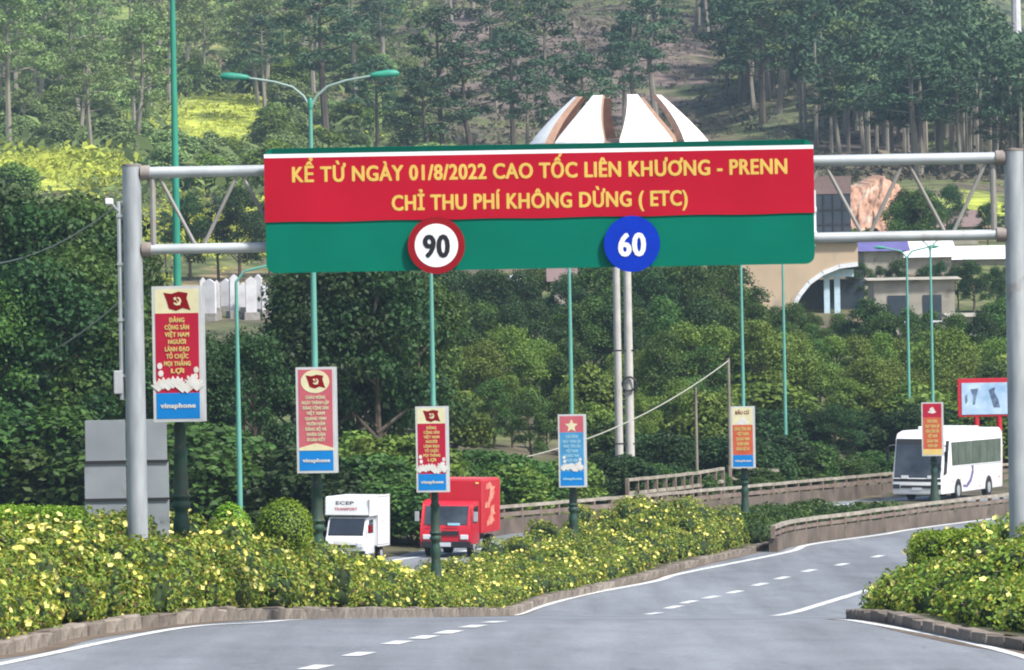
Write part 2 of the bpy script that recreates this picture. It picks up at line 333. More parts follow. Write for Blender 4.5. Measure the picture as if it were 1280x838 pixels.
# ------------------------------------------------------------------ road sheet, kerbs, markings
rd = struct(link('road', grid_sheet('road', lambda y: ((-40, 45) if y < 150 else (float(wall_x(y)) + 0.15, 60.0)), np.arange(-60, 318, 1.0), 60, zr, M_asph)))
def strip(pts, wd, dz, m, name, lift=None):
    pts = [Vector((p[0], p[1], 0)) for p in pts]; Q = []
    for a, b in zip(pts[:-1], pts[1:]):
        n = max(1, int((b - a).length / 1.0)); Q += [a.lerp(b, k / n) for k in range(n)]
    Q.append(pts[-1]); V = []
    for i, q in enumerate(Q):
        t = (Q[min(i + 1, len(Q) - 1)] - Q[max(i - 1, 0)]).normalized(); nrm = Vector((-t.y, t.x, 0))
        for sgn in (-1, 1):
            r = q + nrm * sgn * wd / 2; V.append((r.x, r.y, float(zr(r.x, r.y)) + dz))
    Fq = [(2 * i, 2 * i + 1, 2 * i + 3, 2 * i + 2) for i in range(len(Q) - 1)]
    return link(name, npmesh(name, V, Fq, m))
def smooth_line(pts, n=5):
    P_ = [Vector((p[0], p[1])) for p in pts]; out = []
    for i in range(len(P_) - 1):
        p0, p1, p2, p3 = P_[max(i - 1, 0)], P_[i], P_[i + 1], P_[min(i + 2, len(P_) - 1)]
        for k in range(n):
            t = k / n
            out.append(0.5 * ((2 * p1) + (p2 - p0) * t + (2 * p0 - 5 * p1 + 4 * p2 - p3) * t * t + (3 * p1 - p0 - 3 * p2 + p3) * t ** 3))
    out.append(P_[-1]); return [(q.x, q.y) for q in out]
EL = smooth_line([K(640, 153), G(671, 760), G(735, 743), G(819, 727), G(853, 717), G(983, 691), G(1013, 681), G(1100, 669), G(1170, 658), (28.5, 258), (46.0, 300)])
def el_x(y): return float(np.interp(y, [p[1] for p in EL], [p[0] for p in EL]))
mark = []
mark.append(strip(EL, 0.28, 0.010, M_paint, 'edge_line'))
mark.append(strip(smooth_line([K(-70, 74), G(0, 831), G(167, 796), G(250, 783), K(333, 93), K(384, 98.5)]), 0.20, 0.010, M_paint, 'edge_line'))
mark.append(strip(smooth_line([K(966, 152), G(1000, 764), G(1085, 738), G(1150, 718), (21.0, 210), (36.0, 250)]), 0.30, 0.010, M_paint, 'edge_line'))
mark.append(strip(smooth_line([K(1043, 99), K(1086, 92.2), G(1186, 798), G(1280, 822), K(1400, 70)]), 0.20, 0.010, M_paint, 'edge_line'))
opp = [G(498, 700), G(667, 678), (P(800, 655, 231).x, 231)]
mark.append(strip(smooth_line([(-12.5, 165)] + opp + [(17.2, 262), (30, 295)]), 0.3, 0.010, M_paint, 'edge_line'))
def dash(pt, dirv, ln, wd):
    d = Vector((dirv[0], dirv[1], 0)).normalized() * ln / 2
    mark.append(strip([(pt[0] - d.x, pt[1] - d.y), (pt[0] + d.x, pt[1] + d.y)], wd, 0.010, M_paint, 'lane_dash'))
for (px, py) in [(395, 835), (449, 818.6), (496.5, 804), (529.6, 797.5), (560.7, 791), (591.4, 783.7), (618, 778.3)]:
    dash(G(px, py), (0.17, 1), 1.25, 0.30)
for (px, py) in [(817, 767.5), (842, 759.5), (861, 753), (889, 747), (918.7, 740.5), (950, 731), (977.7, 722.8), (1011.4, 713.8), (1052.4, 706.1), (1097.5, 695.8), (1148, 686)]:
    dash(G(px, py), (0.24, 1), 1.9, 0.30)
for o in mark: o.parent = rd; o['kind'] = 'structure'

KL = smooth_line([(-12.5, 66), (-9.6, 73), K(0, 80), K(80, 85.5), K(167, 89.5), K(262, 94.5), K(377, 106), K(520, 127), K(615, 148), G(668, 758), G(735, 741.5), G(819, 721), G(852, 711), G(966, 684)])
KR = smooth_line([(13.0, 68), (9.6, 74), K(1280, 81.5), K(1195, 86), K(1136, 90.5), K(1082, 97), K(1068, 105), K(1095, 118), (11.0, 140), (15.6, 170)])
def line_x(Ln, y): return np.interp(y, [p[1] for p in Ln], [p[0] for p in Ln])
ISH = 0.22
lampx = [(100, K(229, 100)[0]), (128, K(399, 128)[0]), (158, K(546, 158)[0]), (186, K(718, 186)[0]), (219.5, K(932, 219.5)[0]), (252, K(1168.5, 252)[0])]
def lamp_x(y): return float(np.interp(y, [p[0] for p in lampx], [p[1] for p in lampx]))
def med_left(y): return min(lamp_x(y) - np.interp(y, [60, 100, 128, 158, 186, 260], [14, 9, 5.5, 4.2, 3.8, 3.2]), line_x(KL, y) - 1.2)
struct(link('median_soil', grid_sheet('median_soil', lambda y: (float(med_left(y)), float(line_x(KL, y)) - 0.16), np.arange(66, 206, 1.5), 9, lambda x, y: zr(x, y) + ISH - 0.05, M_soil)))
struct(link('median_soil', grid_sheet('median_soil', lambda y: (lamp_x(y) - 3.2, el_x(y) - 0.75), np.arange(206, 262, 1.5), 6, lambda x, y: zr(x, y) + 0.05, M_soil)))
struct(link('island_soil', grid_sheet('island_soil', lambda y: (float(line_x(KR, y)) + 0.16, 40.0), np.arange(68, 170, 1.5), 14, lambda x, y: zr(x, y) + ISH - 0.05, M_soil)))
# kerb stones
kst = []
for v in range(4):
    b = MB(); L, Hh, Wd = 0.985, ISH + 0.06, 0.30
    b.box((0, 0, Hh / 2 - 0.06), (L, Wd, Hh))
    me = b.mesh('kerb_stone', M_kerb, bevel=0.025)
    for vv in me.vertices: vv.co += Vector((random.uniform(-.012, .012), random.uniform(-.012, .012), random.uniform(-.012, .012)))
    kst.append(me)
def kerb(name, Ln, y0, y1, hs=1.0):
    root = struct(link(name, None)); acc = 0.0
    pts = [Vector((p[0], p[1], 0)) for p in Ln]; Q = []
    for a, b in zip(pts[:-1], pts[1:]):
        n = max(1, int((b - a).length / 0.05)); Q += [a.lerp(b, k / n) for k in range(n)]
    last = Q[0]
    for q in Q:
        if (q - last).length >= 1.0:
            c = (q + last) / 2
            if y0 <= c.y <= y1:
                o = link('kerb_stone', random.choice(kst), root, (c.x, c.y, float(zr(c.x, c.y))))
                sl = (float(zr(q.x, q.y)) - float(zr(last.x, last.y))) / 1.0
                o.rotation_euler = (random.uniform(-.06, .06), -math.atan(sl) + random.uniform(-.02, .02), math.atan2(q.y - last.y, q.x - last.x) + random.uniform(-.03, .03))
                o.scale = (1, 1, hs * random.uniform(0.85, 1.1))
            last = q.copy()
    return root
kerb('kerb', KL, 70, 206)
kerb('kerb', KR, 72, 150, 0.8)
def off_line(Ln, o): 
    out = []
    for i, p in enumerate(Ln):
        a, b = Ln[max(i - 1, 0)], Ln[min(i + 1, len(Ln) - 1)]; t = Vector((b[0] - a[0], b[1] - a[1])).normalized(); out.append((p[0] + t.y * o, p[1] - t.x * o))
    return out
struct(strip(off_line([p for p in KL if p[1] < 108], 0.33), 0.36, 0.006, M_dirt, 'gutter_dirt'))
struct(strip(off_line([p for p in KL if p[1] > 130], 0.25), 0.24, 0.006, M_dirt, 'gutter_dirt'))
struct(strip(off_line([p for p in KR if p[1] < 108], -0.33), 0.36, 0.006, M_dirt, 'gutter_dirt'))

# ------------------------------------------------------------------ leaves
def leaves(C, size, nrm=None, aspect=0.5, jitter=0.9, rs=None):
    """pointed, slightly folded leaf quads at centres C; returns V, F"""
    r = rs or rng; n = len(C)
    N = r.normal(size=(n, 3)) * jitter + (nrm if nrm is not None else 0); N[:, 2] += 0.35
    N /= np.linalg.norm(N, axis=1)[:, None] + 1e-9
    T = r.normal(size=(n, 3)); T -= (T * N).sum(1)[:, None] * N; T /= np.linalg.norm(T, axis=1)[:, None] + 1e-9
    B = np.cross(N, T); sz = (size * r.uniform(0.6, 1.3, n))[:, None] if not hasattr(size, '__len__') else (size * r.uniform(0.6, 1.3, n))[:, None]
    fold = N * sz * 0.12
    V = np.stack([C - T * sz * 0.5, C + B * sz * aspect * 0.5 + fold, C + T * sz * 0.5, C - B * sz * aspect * 0.5 + fold], 1).reshape(-1, 3)
    return V, np.arange(n * 4).reshape(-1, 4)
def shell(c, rad, n, rs=None, inner=0.7, low=-0.5, spread=0.06):
    r = rs or rng; D = r.normal(size=(n, 3)); D /= np.linalg.norm(D, axis=1)[:, None]
    D[:, 2] = np.where(D[:, 2] < low, -D[:, 2], D[:, 2])
    t = (r.uniform(inner, 1.0, n) + np.abs(r.normal(size=n)) * spread)[:, None]
    return np.asarray(c) + D * t * np.asarray(rad), D
_ico = bmesh.new(); bmesh.ops.create_icosphere(_ico, subdivisions=1, radius=1.0)
ICO_V = np.array([v.co[:] for v in _ico.verts]); ICO_F = np.array([[v.index for v in f.verts] for f in _ico.faces]); _ico.free()

def tree_meshes(kind, seed):
    """returns (trunk_mesh, crown_mesh), height 10 m"""
    r = np.random.default_rng(seed); rr = random.Random(seed); b = MB(); Cs = []; Ns = []; Sz = []
    if kind == 'broad' or kind == 'young':
        h0 = 2.2 if kind == 'broad' else 1.2
        top = (rr.uniform(-.5, .5), rr.uniform(-.5, .5), 7.0)
        b.tube([(0, 0, -0.8), (0, 0, 0.2), (0.1, 0, h0), (top[0] * .5, top[1] * .5, 4.6), top], [0.30, 0.24, 0.18, 0.13, 0.05], 7)
        nb = 13 if kind == 'broad' else 10
        for k in range(nb):
            a = k * 2.4 + rr.uniform(-.4, .4); zz = h0 + 0.6 + (8.6 - h0) * ((k + 0.5) / nb) + rr.uniform(-.4, .4)
            prof = math.sin(min(1.0, max(0.12, (9.9 - zz) / (9.9 - h0) * 1.25)) * math.pi * 0.62)
            rad = (2.5 if kind == 'broad' else 1.9) * prof * rr.uniform(0.65, 1.05)
            c = (math.cos(a) * rad, math.sin(a) * rad, min(zz, 9.0)); br = rr.uniform(0.75, 1.6)
            b.tube([(top[0] * c[2] / 9, top[1] * c[2] / 9, max(h0, c[2] - 1.4)), (c[0] * .55, c[1] * .55, c[2] - .5), c], [0.09, 0.06, 0.02], 5)
            n = int(900 * br * br / 1.7)
            p, d = shell(c, (br, br, br * 0.8), n, r, 0.35, spread=0.22); Cs.append(p); Ns.append(d); Sz.append(np.full(n, 0.25))
    elif kind == 'shrub':
        for k in range(5):
            a = k * 1.256 + rr.uniform(-.3, .3); b.tube([(0, 0, -.6), (math.cos(a) * 1.2, math.sin(a) * 1.2, 3.5), (math.cos(a) * 2.2, math.sin(a) * 2.2, 6.5)], [0.16, 0.1, 0.03], 5)
        for k in range(13):
            a = k * 2.4; q = math.sqrt((k + .5) / 13) * 3.6; c = (math.cos(a) * q, math.sin(a) * q, 7.6 - q * 1.0 + rr.uniform(-1, 1.2)); br = rr.uniform(1.5, 2.2)
            n = 330; p, d = shell(c, (br, br, br * 0.9), n, r, 0.5); Cs.append(p); Ns.append(d); Sz.append(np.full(n, 0.62))
            p, d = shell((c[0] * 1.1, c[1] * 1.1, c[2] * 0.42), (br, br, br * 1.1), 150, r, 0.4); Cs.append(p); Ns.append(d); Sz.append(np.full(150, 0.66))
    elif kind == 'pine':
        lean = (rr.uniform(-.35, .35), rr.uniform(-.35, .35)); h0 = rr.uniform(3.8, 5.2)
        b.tube([(0, 0, -1.0), (0, 0, 0.3), (lean[0], lean[1], 5), (lean[0] * 1.2, lean[1] * 1.2, 9.2)], [0.21, 0.17, 0.12, 0.04], 6)
        for k in range(15):
            t = (k + .5) / 15; zz = h0 + (9.5 - h0) * t; a = k * 2.4 + rr.uniform(-.5, .5); rad = (1.75 * math.sin(min(1, (1 - t) * 1.1 + .12) * 1.75)) * rr.uniform(.55, 1.1)
            c = (lean[0] + math.cos(a) * rad, lean[1] + math.sin(a) * rad, zz + 0.25)
            b.tube([(lean[0], lean[1], zz - .25), (c[0] * .6, c[1] * .6, zz), c], [0.06, 0.045, 0.015], 4)
            br = rr.uniform(.55, .95); n = 170; p, d = shell(c, (br, br, br * .6), n, r, 0.25, spread=0.2); Cs.append(p); Ns.append(d); Sz.append(np.full(n, 0.29))
    C = np.concatenate(Cs); N = np.concatenate(Ns); V, Fq = leaves(C, np.concatenate(Sz), N * 0.8, 0.62 if kind != 'pine' else 0.4, 0.7, r)
    return b, V, Fq
TREE = {}
def variant(kind, leafm, barkm, seed):
    key = (kind, leafm.name, seed)
    if key not in TREE:
        b, V, Fq = tree_meshes(kind, seed)
        TREE[key] = (b.mesh('trunk', barkm, True), npmesh('crown', V, Fq, leafm))
    return TREE[key]
def tree(name, label, cat, x, y, h, kind, leafm, barkm, seed, group, wide=1.0):
    tm, cm = variant(kind, leafm, barkm, seed)
    o = thing(name, label, cat, (x, y, float(H(x, y))), random.uniform(0, 6.28), group); s = h / 10.0; o.scale = (s * wide, s * wide, s)
    link('trunk', tm, o); link('crown', cm, o); return o

def hedge_mass(name, label, region, n_clump, hfun, leafm, lsz, nleaf, nflow, seed, core=True, rad=(0.45, 0.8), cat='hedge', group=None, flowm=None, dry=0.0, yel=0.0, even=False):
    """region(r) -> (x, y); builds foliage, inner foliage and blossoms of one hedge"""
    r = np.random.default_rng(seed); CV = []; CF = []; LC = []; LN = []; FC = []; off = 0
    for k in range(n_clump):
        x, y = region(r); hh = hfun(x, y) * (r.uniform(0.94, 1.0) if even else (r.uniform(0.66, 1.0) if r.uniform() < 0.85 else r.uniform(1.0, 1.2))); g = float(zr(x, y)) + ISH - 0.06
        br = r.uniform(*rad); c = np.array([x, y, g + max(hh - br * 0.85, br * 0.22)])
        rz = br * 0.85
        p, d = shell(c, (br, br, rz), nleaf, r, 0.75); LC.append(p); LN.append(d)
        nlow = int(nleaf * 0.6 * max(0.2, (c[2] - g) / 1.0))
        D = r.normal(size=(nlow, 2)); D /= np.linalg.norm(D, axis=1)[:, None]
        pl = np.stack([x + D[:, 0] * br * 0.95, y + D[:, 1] * br * 0.95, g + r.uniform(0.05, 1.0, nlow) * (c[2] - g)], 1); LC.append(pl); LN.append(np.c_[D, np.zeros(nlow)])
        if core:
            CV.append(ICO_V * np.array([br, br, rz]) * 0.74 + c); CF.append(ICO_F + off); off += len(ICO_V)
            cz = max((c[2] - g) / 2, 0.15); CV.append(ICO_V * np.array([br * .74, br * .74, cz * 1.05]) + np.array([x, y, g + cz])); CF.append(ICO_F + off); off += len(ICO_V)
        if nflow:
            m = r.poisson(nflow * (0.2 + 2.6 * max(0.0, math.sin(x * 1.9 + y * 0.55) * math.sin(y * 0.31 + 1) + 0.15) + (1.5 if r.uniform() < .12 else 0))); p, d = shell(c, (br * 1.06, br * 1.06, rz * 1.06), max(m, 1), r, 0.97, -0.9)
            if m: FC.append((p, d))
    root = link(name, None); tag(root, label, cat, group)
    C = np.concatenate(LC); N = np.concatenate(LN); V, Fq = leaves(C, lsz, N * 1.0, 0.5, 0.7, r)
    q_ = r.uniform(size=len(Fq)); mi = np.where(q_ < dry, 1, np.where(q_ > 1 - yel, 2, 0)).astype(np.int32)
    o = link('foliage', npmesh('foliage', V, Fq, [leafm, M_dry, M_hedgey], mi), root); o['kind'] = 'stuff'
    if core:
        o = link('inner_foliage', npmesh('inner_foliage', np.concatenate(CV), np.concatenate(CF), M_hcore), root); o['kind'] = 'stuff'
    if FC:
        p = np.concatenate([a for a, _ in FC]); d = np.concatenate([b for _, b in FC]); VV = []; FF = []; o_ = 0
        for q, nn in zip(p, d):          # five-petalled cup flowers
            nn = nn + r.normal(size=3) * .4 + np.array([0.0, -0.5, 0.25]); nn /= np.linalg.norm(nn); t = np.cross(nn, [0.3, 0.2, 1.0]); t /= np.linalg.norm(t); bb = np.cross(nn, t); s = r.uniform(0.03, 0.075)
            VV.append(q - nn * s * .5)
            for j in range(10):
                a = j * math.pi / 5; rr_ = s * (1.05 if j % 2 == 0 else 0.82); VV.append(q + (t * math.cos(a) + bb * math.sin(a)) * rr_ + nn * s * .25)
            FF += [(o_, o_ + 1 + j, o_ + 1 + (j + 1) % 10) for j in range(10)]; o_ += 11
        o = link('blossom', npmesh('blossom', np.array(VV), np.array(FF), flowm or M_flow), root); o['kind'] = 'stuff'
    return root

# ------------------------------------------------------------------ lettering
def text_mesh(body, wd, ht, bold=0.0, extrude=0.004, m=None):
    """letters as a mesh; bold strokes come from a few shifted copies, each a hair in front of the last"""
    HORN = {'Ơ': 'O', 'Ờ': 'Ò', 'Ợ': 'Ọ'}; hx = []
    def raw(t):
        cu = bpy.data.curves.new('lettering', 'FONT'); cu.body = t; cu.size = 1.0; cu.align_x = 'LEFT'; cu.resolution_u = 3; cu.space_character = 1.0 + bold * 1.6
        o = bpy.data.objects.new('lettering', cu); COL.objects.link(o); bpy.context.view_layer.update()
        me = bpy.data.meshes.new_from_object(o.evaluated_get(bpy.context.evaluated_depsgraph_get())); COL.objects.unlink(o); bpy.data.objects.remove(o)
        co = np.zeros(len(me.vertices) * 3, np.float32); me.vertices.foreach_get('co', co); Fc = [tuple(p.vertices) for p in me.polygons]; bpy.data.meshes.remove(me); return co.reshape(-1, 3), Fc
    plain = ''.join(HORN.get(c, c) for c in body)
    for i_, c_ in enumerate(body):
        if c_ in HORN: hx.append(float(raw(plain[:i_ + 1])[0][:, 0].max()))
    co, Fc = raw(plain)
    for x_ in hx:            # the horn of O-horn
        o_ = len(co); co = np.concatenate([co, np.array([(x_ - .13, .62, 0), (x_ - .06, .56, 0), (x_ + .05, .66, 0), (x_ + .06, .80, 0), (x_ - .03, .80, 0), (x_ - .03, .70, 0)], np.float32)]); Fc = Fc + [(o_, o_ + 1, o_ + 2, o_ + 5), (o_ + 2, o_ + 3, o_ + 4, o_ + 5)]
    n = len(co)
    x0, x1 = co[:, 0].min() - bold, co[:, 0].max() + bold; sx = wd / (x1 - x0); sz = ht / 0.73; V = []; FF = []
    for k, (ax, az) in enumerate([(0, 0), (-1, 0), (1, 0), (-.6, -.5), (.6, -.5), (-.6, .5), (.6, .5)] if bold > 0 else [(0, 0)]):
        c = np.stack([(co[:, 0] + ax * bold - (x0 + x1) / 2) * sx, np.full(n, -0.0006 * k), (co[:, 1] + az * bold) * sz], 1)
        FF += [tuple(i + len(V) for i in f) for f in Fc]; V += c.tolist()
    out = bpy.data.meshes.new('lettering'); out.from_pydata(V, [], FF); out.materials.append(m); out.update(); return out
def lettering(body, x, y, z, wd, ht, m, parent, bold=0.02, name='lettering'):
    """baseline-centred lettering in the xz plane, facing -y"""
    return link(name, text_mesh(body, wd, ht, bold, m=m), parent, (x, y, z))
def prismx(b, poly, x0, x1, mi=0, side=None):           # polygon in yz, extruded along x
    n = len(poly); vs = [(x0, y, z) for y, z in poly] + [(x1, y, z) for y, z in poly]
    b.add(vs, [tuple(range(n)), tuple(range(2 * n - 1, n - 1, -1))], mi)
    b.add(vs, [(i, n + i, n + (i + 1) % n, (i + 1) % n) for i in range(n)], mi if side is None else side); return b

# ------------------------------------------------------------------ gantry
GD = 97.0
gl, gr = P(168, 420, GD).x, P(1271, 420, GD).x
z_top, z_bot = P(245, 215, GD).z, P(245, 311, GD).z
g0 = Vector((gl, GD, float(zr(gl, GD)) + ISH - 0.05)); LO = -g0
ga = thing('sign_gantry', 'grey tubular steel gantry spanning the road and carrying the big sign', 'gantry', g0)
for x, w_ in ((gl, 0.19), (gr, 0.20)):
    zb = float(zr(x, GD)) + ISH - 0.1
    p = MB().tube([(x, GD, zb), (x, GD, z_top + 0.12)], [w_, w_ * 0.88], 18).build('post', M_galv, ga, True, loc=LO)
    MB().lathe([(w_ * 0.92, 0), (w_ * 0.92, 0.035), (0.02, 0.05)], 18, (x, GD, z_top + 0.121)).build('post_cap', M_rust, ga, True, loc=LO)
    MB().box((x, GD, zb + 0.06), (0.7, 0.7, 0.12)).build('foot_plate', M_conc, ga, loc=LO)
    for zz in (z_top, z_bot):
        s = 1 if x < 0 else -1
        MB().tube([(x + s * 0.16, GD, zz), (x + s * 0.33, GD, zz)], 0.135, 14).build('flange', M_rust, ga, True, loc=LO)
for zz, r_ in ((z_top, 0.105), (z_bot, 0.095)):
    MB().tube([(gl + 0.33, GD, zz), (gr - 0.33, GD, zz)], r_, 14).build('chord', M_galvl, ga, True, loc=LO)
def member(xa, za, xb, zb, r_=0.034):
    MB().tube([(xa, GD, za), (xb, GD, zb)], r_, 8).build('brace', M_brace, ga, True, loc=LO)
px2x = lambda px: P(px, 260, GD).x
zt, zb_ = z_top - 0.10, z_bot + 0.09
member(px2x(191), zt, px2x(191), zb_, 0.055); member(px2x(1242), zt, px2x(1242), zb_, 0.055)
step = (px2x(1237) - px2x(196)) / 10.0; x = px2x(196)
for k in range(10):
    xm = x + step / 2
    member(x + 0.06, zt, xm - 0.08, zb_); member(xm + 0.10, zb_, x + step - 0.06, zt); x += step
# conduit and small camera on the left post
MB().tube([(gl - 0.235, GD, P(150, 500, GD).z), (gl - 0.235, GD, P(150, 252, GD).z)], 0.045, 8).build('conduit', M_galvl, ga, True, loc=LO)
for yy in (270, 330, 400, 470):
    MB().box((gl - 0.215, GD, P(150, yy, GD).z), (0.14, 0.12, 0.05)).build('clamp', M_galv, ga, loc=LO)
MB().box((gl - 0.30, GD, P(150, 478, GD).z), (0.16, 0.18, 0.42)).build('junction_box', M_bside, ga, bevel=0.02, loc=LO)
cb = MB().tube([(gl - 0.2, GD, P(150, 268, GD).z), (gl - 0.36, GD - 0.1, P(150, 256, GD).z)], 0.025, 6).build('camera_bracket', M_galv, ga, loc=LO)
MB().box((gl - 0.40, GD - 0.12, P(150, 252, GD).z), (0.13, 0.3, 0.11)).build('camera_housing', M_white, ga, bevel=0.02, loc=LO)

# the board
sc = GD / F
c0 = P(674.5, 258, GD - 0.35); SW, SH = 683 * sc, 155 * sc
sb = thing('overhead_sign', 'wide green overhead board with red notice in yellow letters hung on gantry', 'road sign', (c0.x, c0.y, c0.z - SH / 2))
def rrect(w_, h_, r_, z0=0, n=5):
    out = []
    for cx, cz, a0 in ((w_ / 2 - r_, h_ - r_, 0), (-w_ / 2 + r_, h_ - r_, 90), (-w_ / 2 + r_, r_, 180), (w_ / 2 - r_, r_, 270)):
        out += [(cx + r_ * math.cos(R(a0 + 90 * k / n)), z0 + cz + r_ * math.sin(R(a0 + 90 * k / n))) for k in range(n + 1)]
    return out
MB().prism(rrect(SW, SH, 0.16), 0, 0.06).build('board', M_sgreen, sb)
MB().box((0, -0.004, SH - 0.05), (SW - 0.3, 0.02, 0.09)).build('top_rim', M_sgdark, sb)
MB().box((0, -0.012, SH - 0.135), (SW + 0.02, 0.02, 0.07)).build('white_band', M_white, sb)
# notice sheet, slightly slack
rw, rt, rb_ = SW + 0.02, SH - 0.17, SH - 0.17 - 80 * sc; V = []; nx, nz = 60, 12
for j in range(nz):
    for i in range(nx):
        u_, v_ = i / (nx - 1), j / (nz - 1); sag = 0.007 * math.sin(u_ * 34) * (1 - v_) if j == 0 else 0
        V.append(((u_ - .5) * rw, -0.0235 - 0.0025 * math.sin(u_ * 21 + v_ * 3) * math.sin(v_ * math.pi) , rb_ + (rt - rb_) * v_ + sag))
i = (np.arange(nz - 1)[:, None] * nx + np.arange(nx - 1)[None]).ravel()
link('notice_sheet', npmesh('notice_sheet', V, np.stack([i, i + 1, i + nx + 1, i + nx], 1), M_sred, smooth=True), sb)
zc = c0.z - SH / 2
lettering('KỂ TỪ NGÀY 01/8/2022 CAO TỐC LIÊN KHƯƠNG - PRENN', P(674.5, 223, GD).x - c0.x, -0.0275, P(674.5, 222.5, GD - .35).z - zc, 617 * sc, 19.5 * sc, M_syel, sb, 0.042)
lettering('CHỈ THU PHÍ KHÔNG DỪNG ( ETC)', P(674.5, 260, GD).x - c0.x, -0.0275, P(674.5, 260, GD - .35).z - zc, 369 * sc, 19.5 * sc, M_syel, sb, 0.042)
for fx in (-0.42, -0.15, 0.15, 0.42):
    MB().box((SW * fx, 0.16, SH * 0.5), (0.10, 0.2, SH * 0.9)).build('rear_bracket', M_galv, sb)
def disc(label, px, py, dia, rim, face, inner, txt, tm, th, tw):
    p = P(px, py, GD - 0.45); o = thing('speed_limit_sign', label, 'road sign', (p.x, p.y, p.z - dia * sc / 2)); r_ = dia * sc / 2
    MB().ellipse((0, r_), r_, r_, 0, 0.03, 40).build('plate', rim, o)
    if inner: MB().ellipse((0, r_), inner * sc / 2, inner * sc / 2, -0.004, 0.01, 40).build('face', face, o)
    lettering(txt, 0, -0.010, r_ - th * sc / 2, tw * sc, th * sc, tm, o, 0.045, 'numerals')
disc('round white speed limit 90 sign with red ring below the red notice', 545.5, 307, 71, M_dred, M_white, 54, '90', M_black, 28.5, 34)
disc('round blue minimum speed sign with white number 60', 790, 305, 70, M_blue, None, 0, '60', M_white, 29, 35)

# back of a direction sign beside the left post
bx0, bx1 = P(105, 580, 103).x, P(211, 580, 103).x; bz1 = P(158, 525, 103).z; bzg = float(zr(bx0, 103)) + ISH
bo = thing('direction_sign', 'grey bare metal back of a roadside sign behind the left gantry post', 'road sign', ((bx0 + bx1) / 2, 103, bzg))
bw = bx1 - bx0; hh = bz1 - bzg
for zz0, zz1, w_ in ((hh - 0.78, hh, bw - 0.05), (hh - 1.50, hh - 0.81, bw), (hh - 2.3, hh - 1.53, bw)):
    for sx in (-1, 1):
        MB().box((sx * w_ * 0.252, 0, (zz0 + zz1) / 2), (w_ * 0.49, 0.03, zz1 - zz0), 0).build('sheet', M_alu, bo, bevel=0.008)
for sx in (-0.45, 0.45):
    MB().box((sx * bw, 0.06, hh / 2 - 0.1), (0.09, 0.07, hh + 0.1)).build('leg', M_galvl, bo)
for zz in (hh - 0.795, hh - 1.515):
    MB().box((0, -0.035, zz), (bw * 0.98, 0.03, 0.05)).build('rail', M_plast, bo)

# ------------------------------------------------------------------ street lamps
def street_lamp(d, x, label, h=12.0, head=True):
    g = float(zr(x, d)) + ISH - 0.06
    o = thing('street_lamp', label, 'street lamp', (x, d, g), 0, 'green lamp posts along the median')
    MB().lathe([(0.28, -0.1), (0.28, 0.35), (0.20, 0.5), (0.145, 1.2), (0.13, 1.4), (0.16, 1.55), (0.15, 1.70), (0.12, 1.78), (0.125, 1.86), (0.175, 1.92), (0.175, 1.98), (0.14, 2.04),
                (0.185, 2.12), (0.14, 2.2), (0.135, 2.5), (0.12, 2.86), (0.14, 2.9), (0.14, 2.95), (0.11, 3.0), (0.105, 3.3), (0.12, 3.36), (0.12, 3.42), (0.09, 3.5)], 16).build('base_column', M_lbase, o, True)
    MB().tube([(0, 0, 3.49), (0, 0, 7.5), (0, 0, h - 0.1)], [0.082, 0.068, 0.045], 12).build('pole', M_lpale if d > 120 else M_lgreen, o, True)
    MB().lathe([(0.06, 0), (0.065, 0.2), (0.03, 0.26)], 10, (0, 0, h - 0.12)).build('pole_cap', M_lgreen, o, True)
    for s in (-1, 1):
        arm = [(s * 0.03, 0, h - 0.05), (s * 0.16, 0, h + 0.18), (s * 0.42, 0, h + 0.40), (s * 0.85, 0, h + 0.53), (s * 1.45, 0, h + 0.63)]
        a = MB().tube(arm, [0.035, 0.034, 0.032, 0.03, 0.03], 8).build('arm', M_larm, o, True)
        b = MB(); prof = [(0.02, 0.00), (0.055, 0.05), (0.085, 0.2), (0.105, 0.45), (0.09, 0.62), (0.03, 0.70)]
        b.tube([(s * (1.42 + t), 0, h + 0.64 + 0.06 * t) for r_, t in prof], [r_ for r_, t in prof], 12)
        lum = b.build('luminaire', M_lgreen, o, True)
        MB().box((s * (1.42 + 0.42), 0, h + 0.585), (0.38, 0.13, 0.06)).build('lens', M_glassl, lum, bevel=0.02)
    return o
labs = ['tall green lamp post nearest the left gantry post, cut off above', 'green lamp post whose two arms show left of the big sign',
        'lamp post standing in front of the red truck', 'lamp post carrying the blue banner, arms behind the sign',
        'lamp post with cream topped orange banner beside far parapet', 'lamp post in front of the white coach']
for (d, x), lb in zip(lampx, labs): street_lamp(d, x, lb)

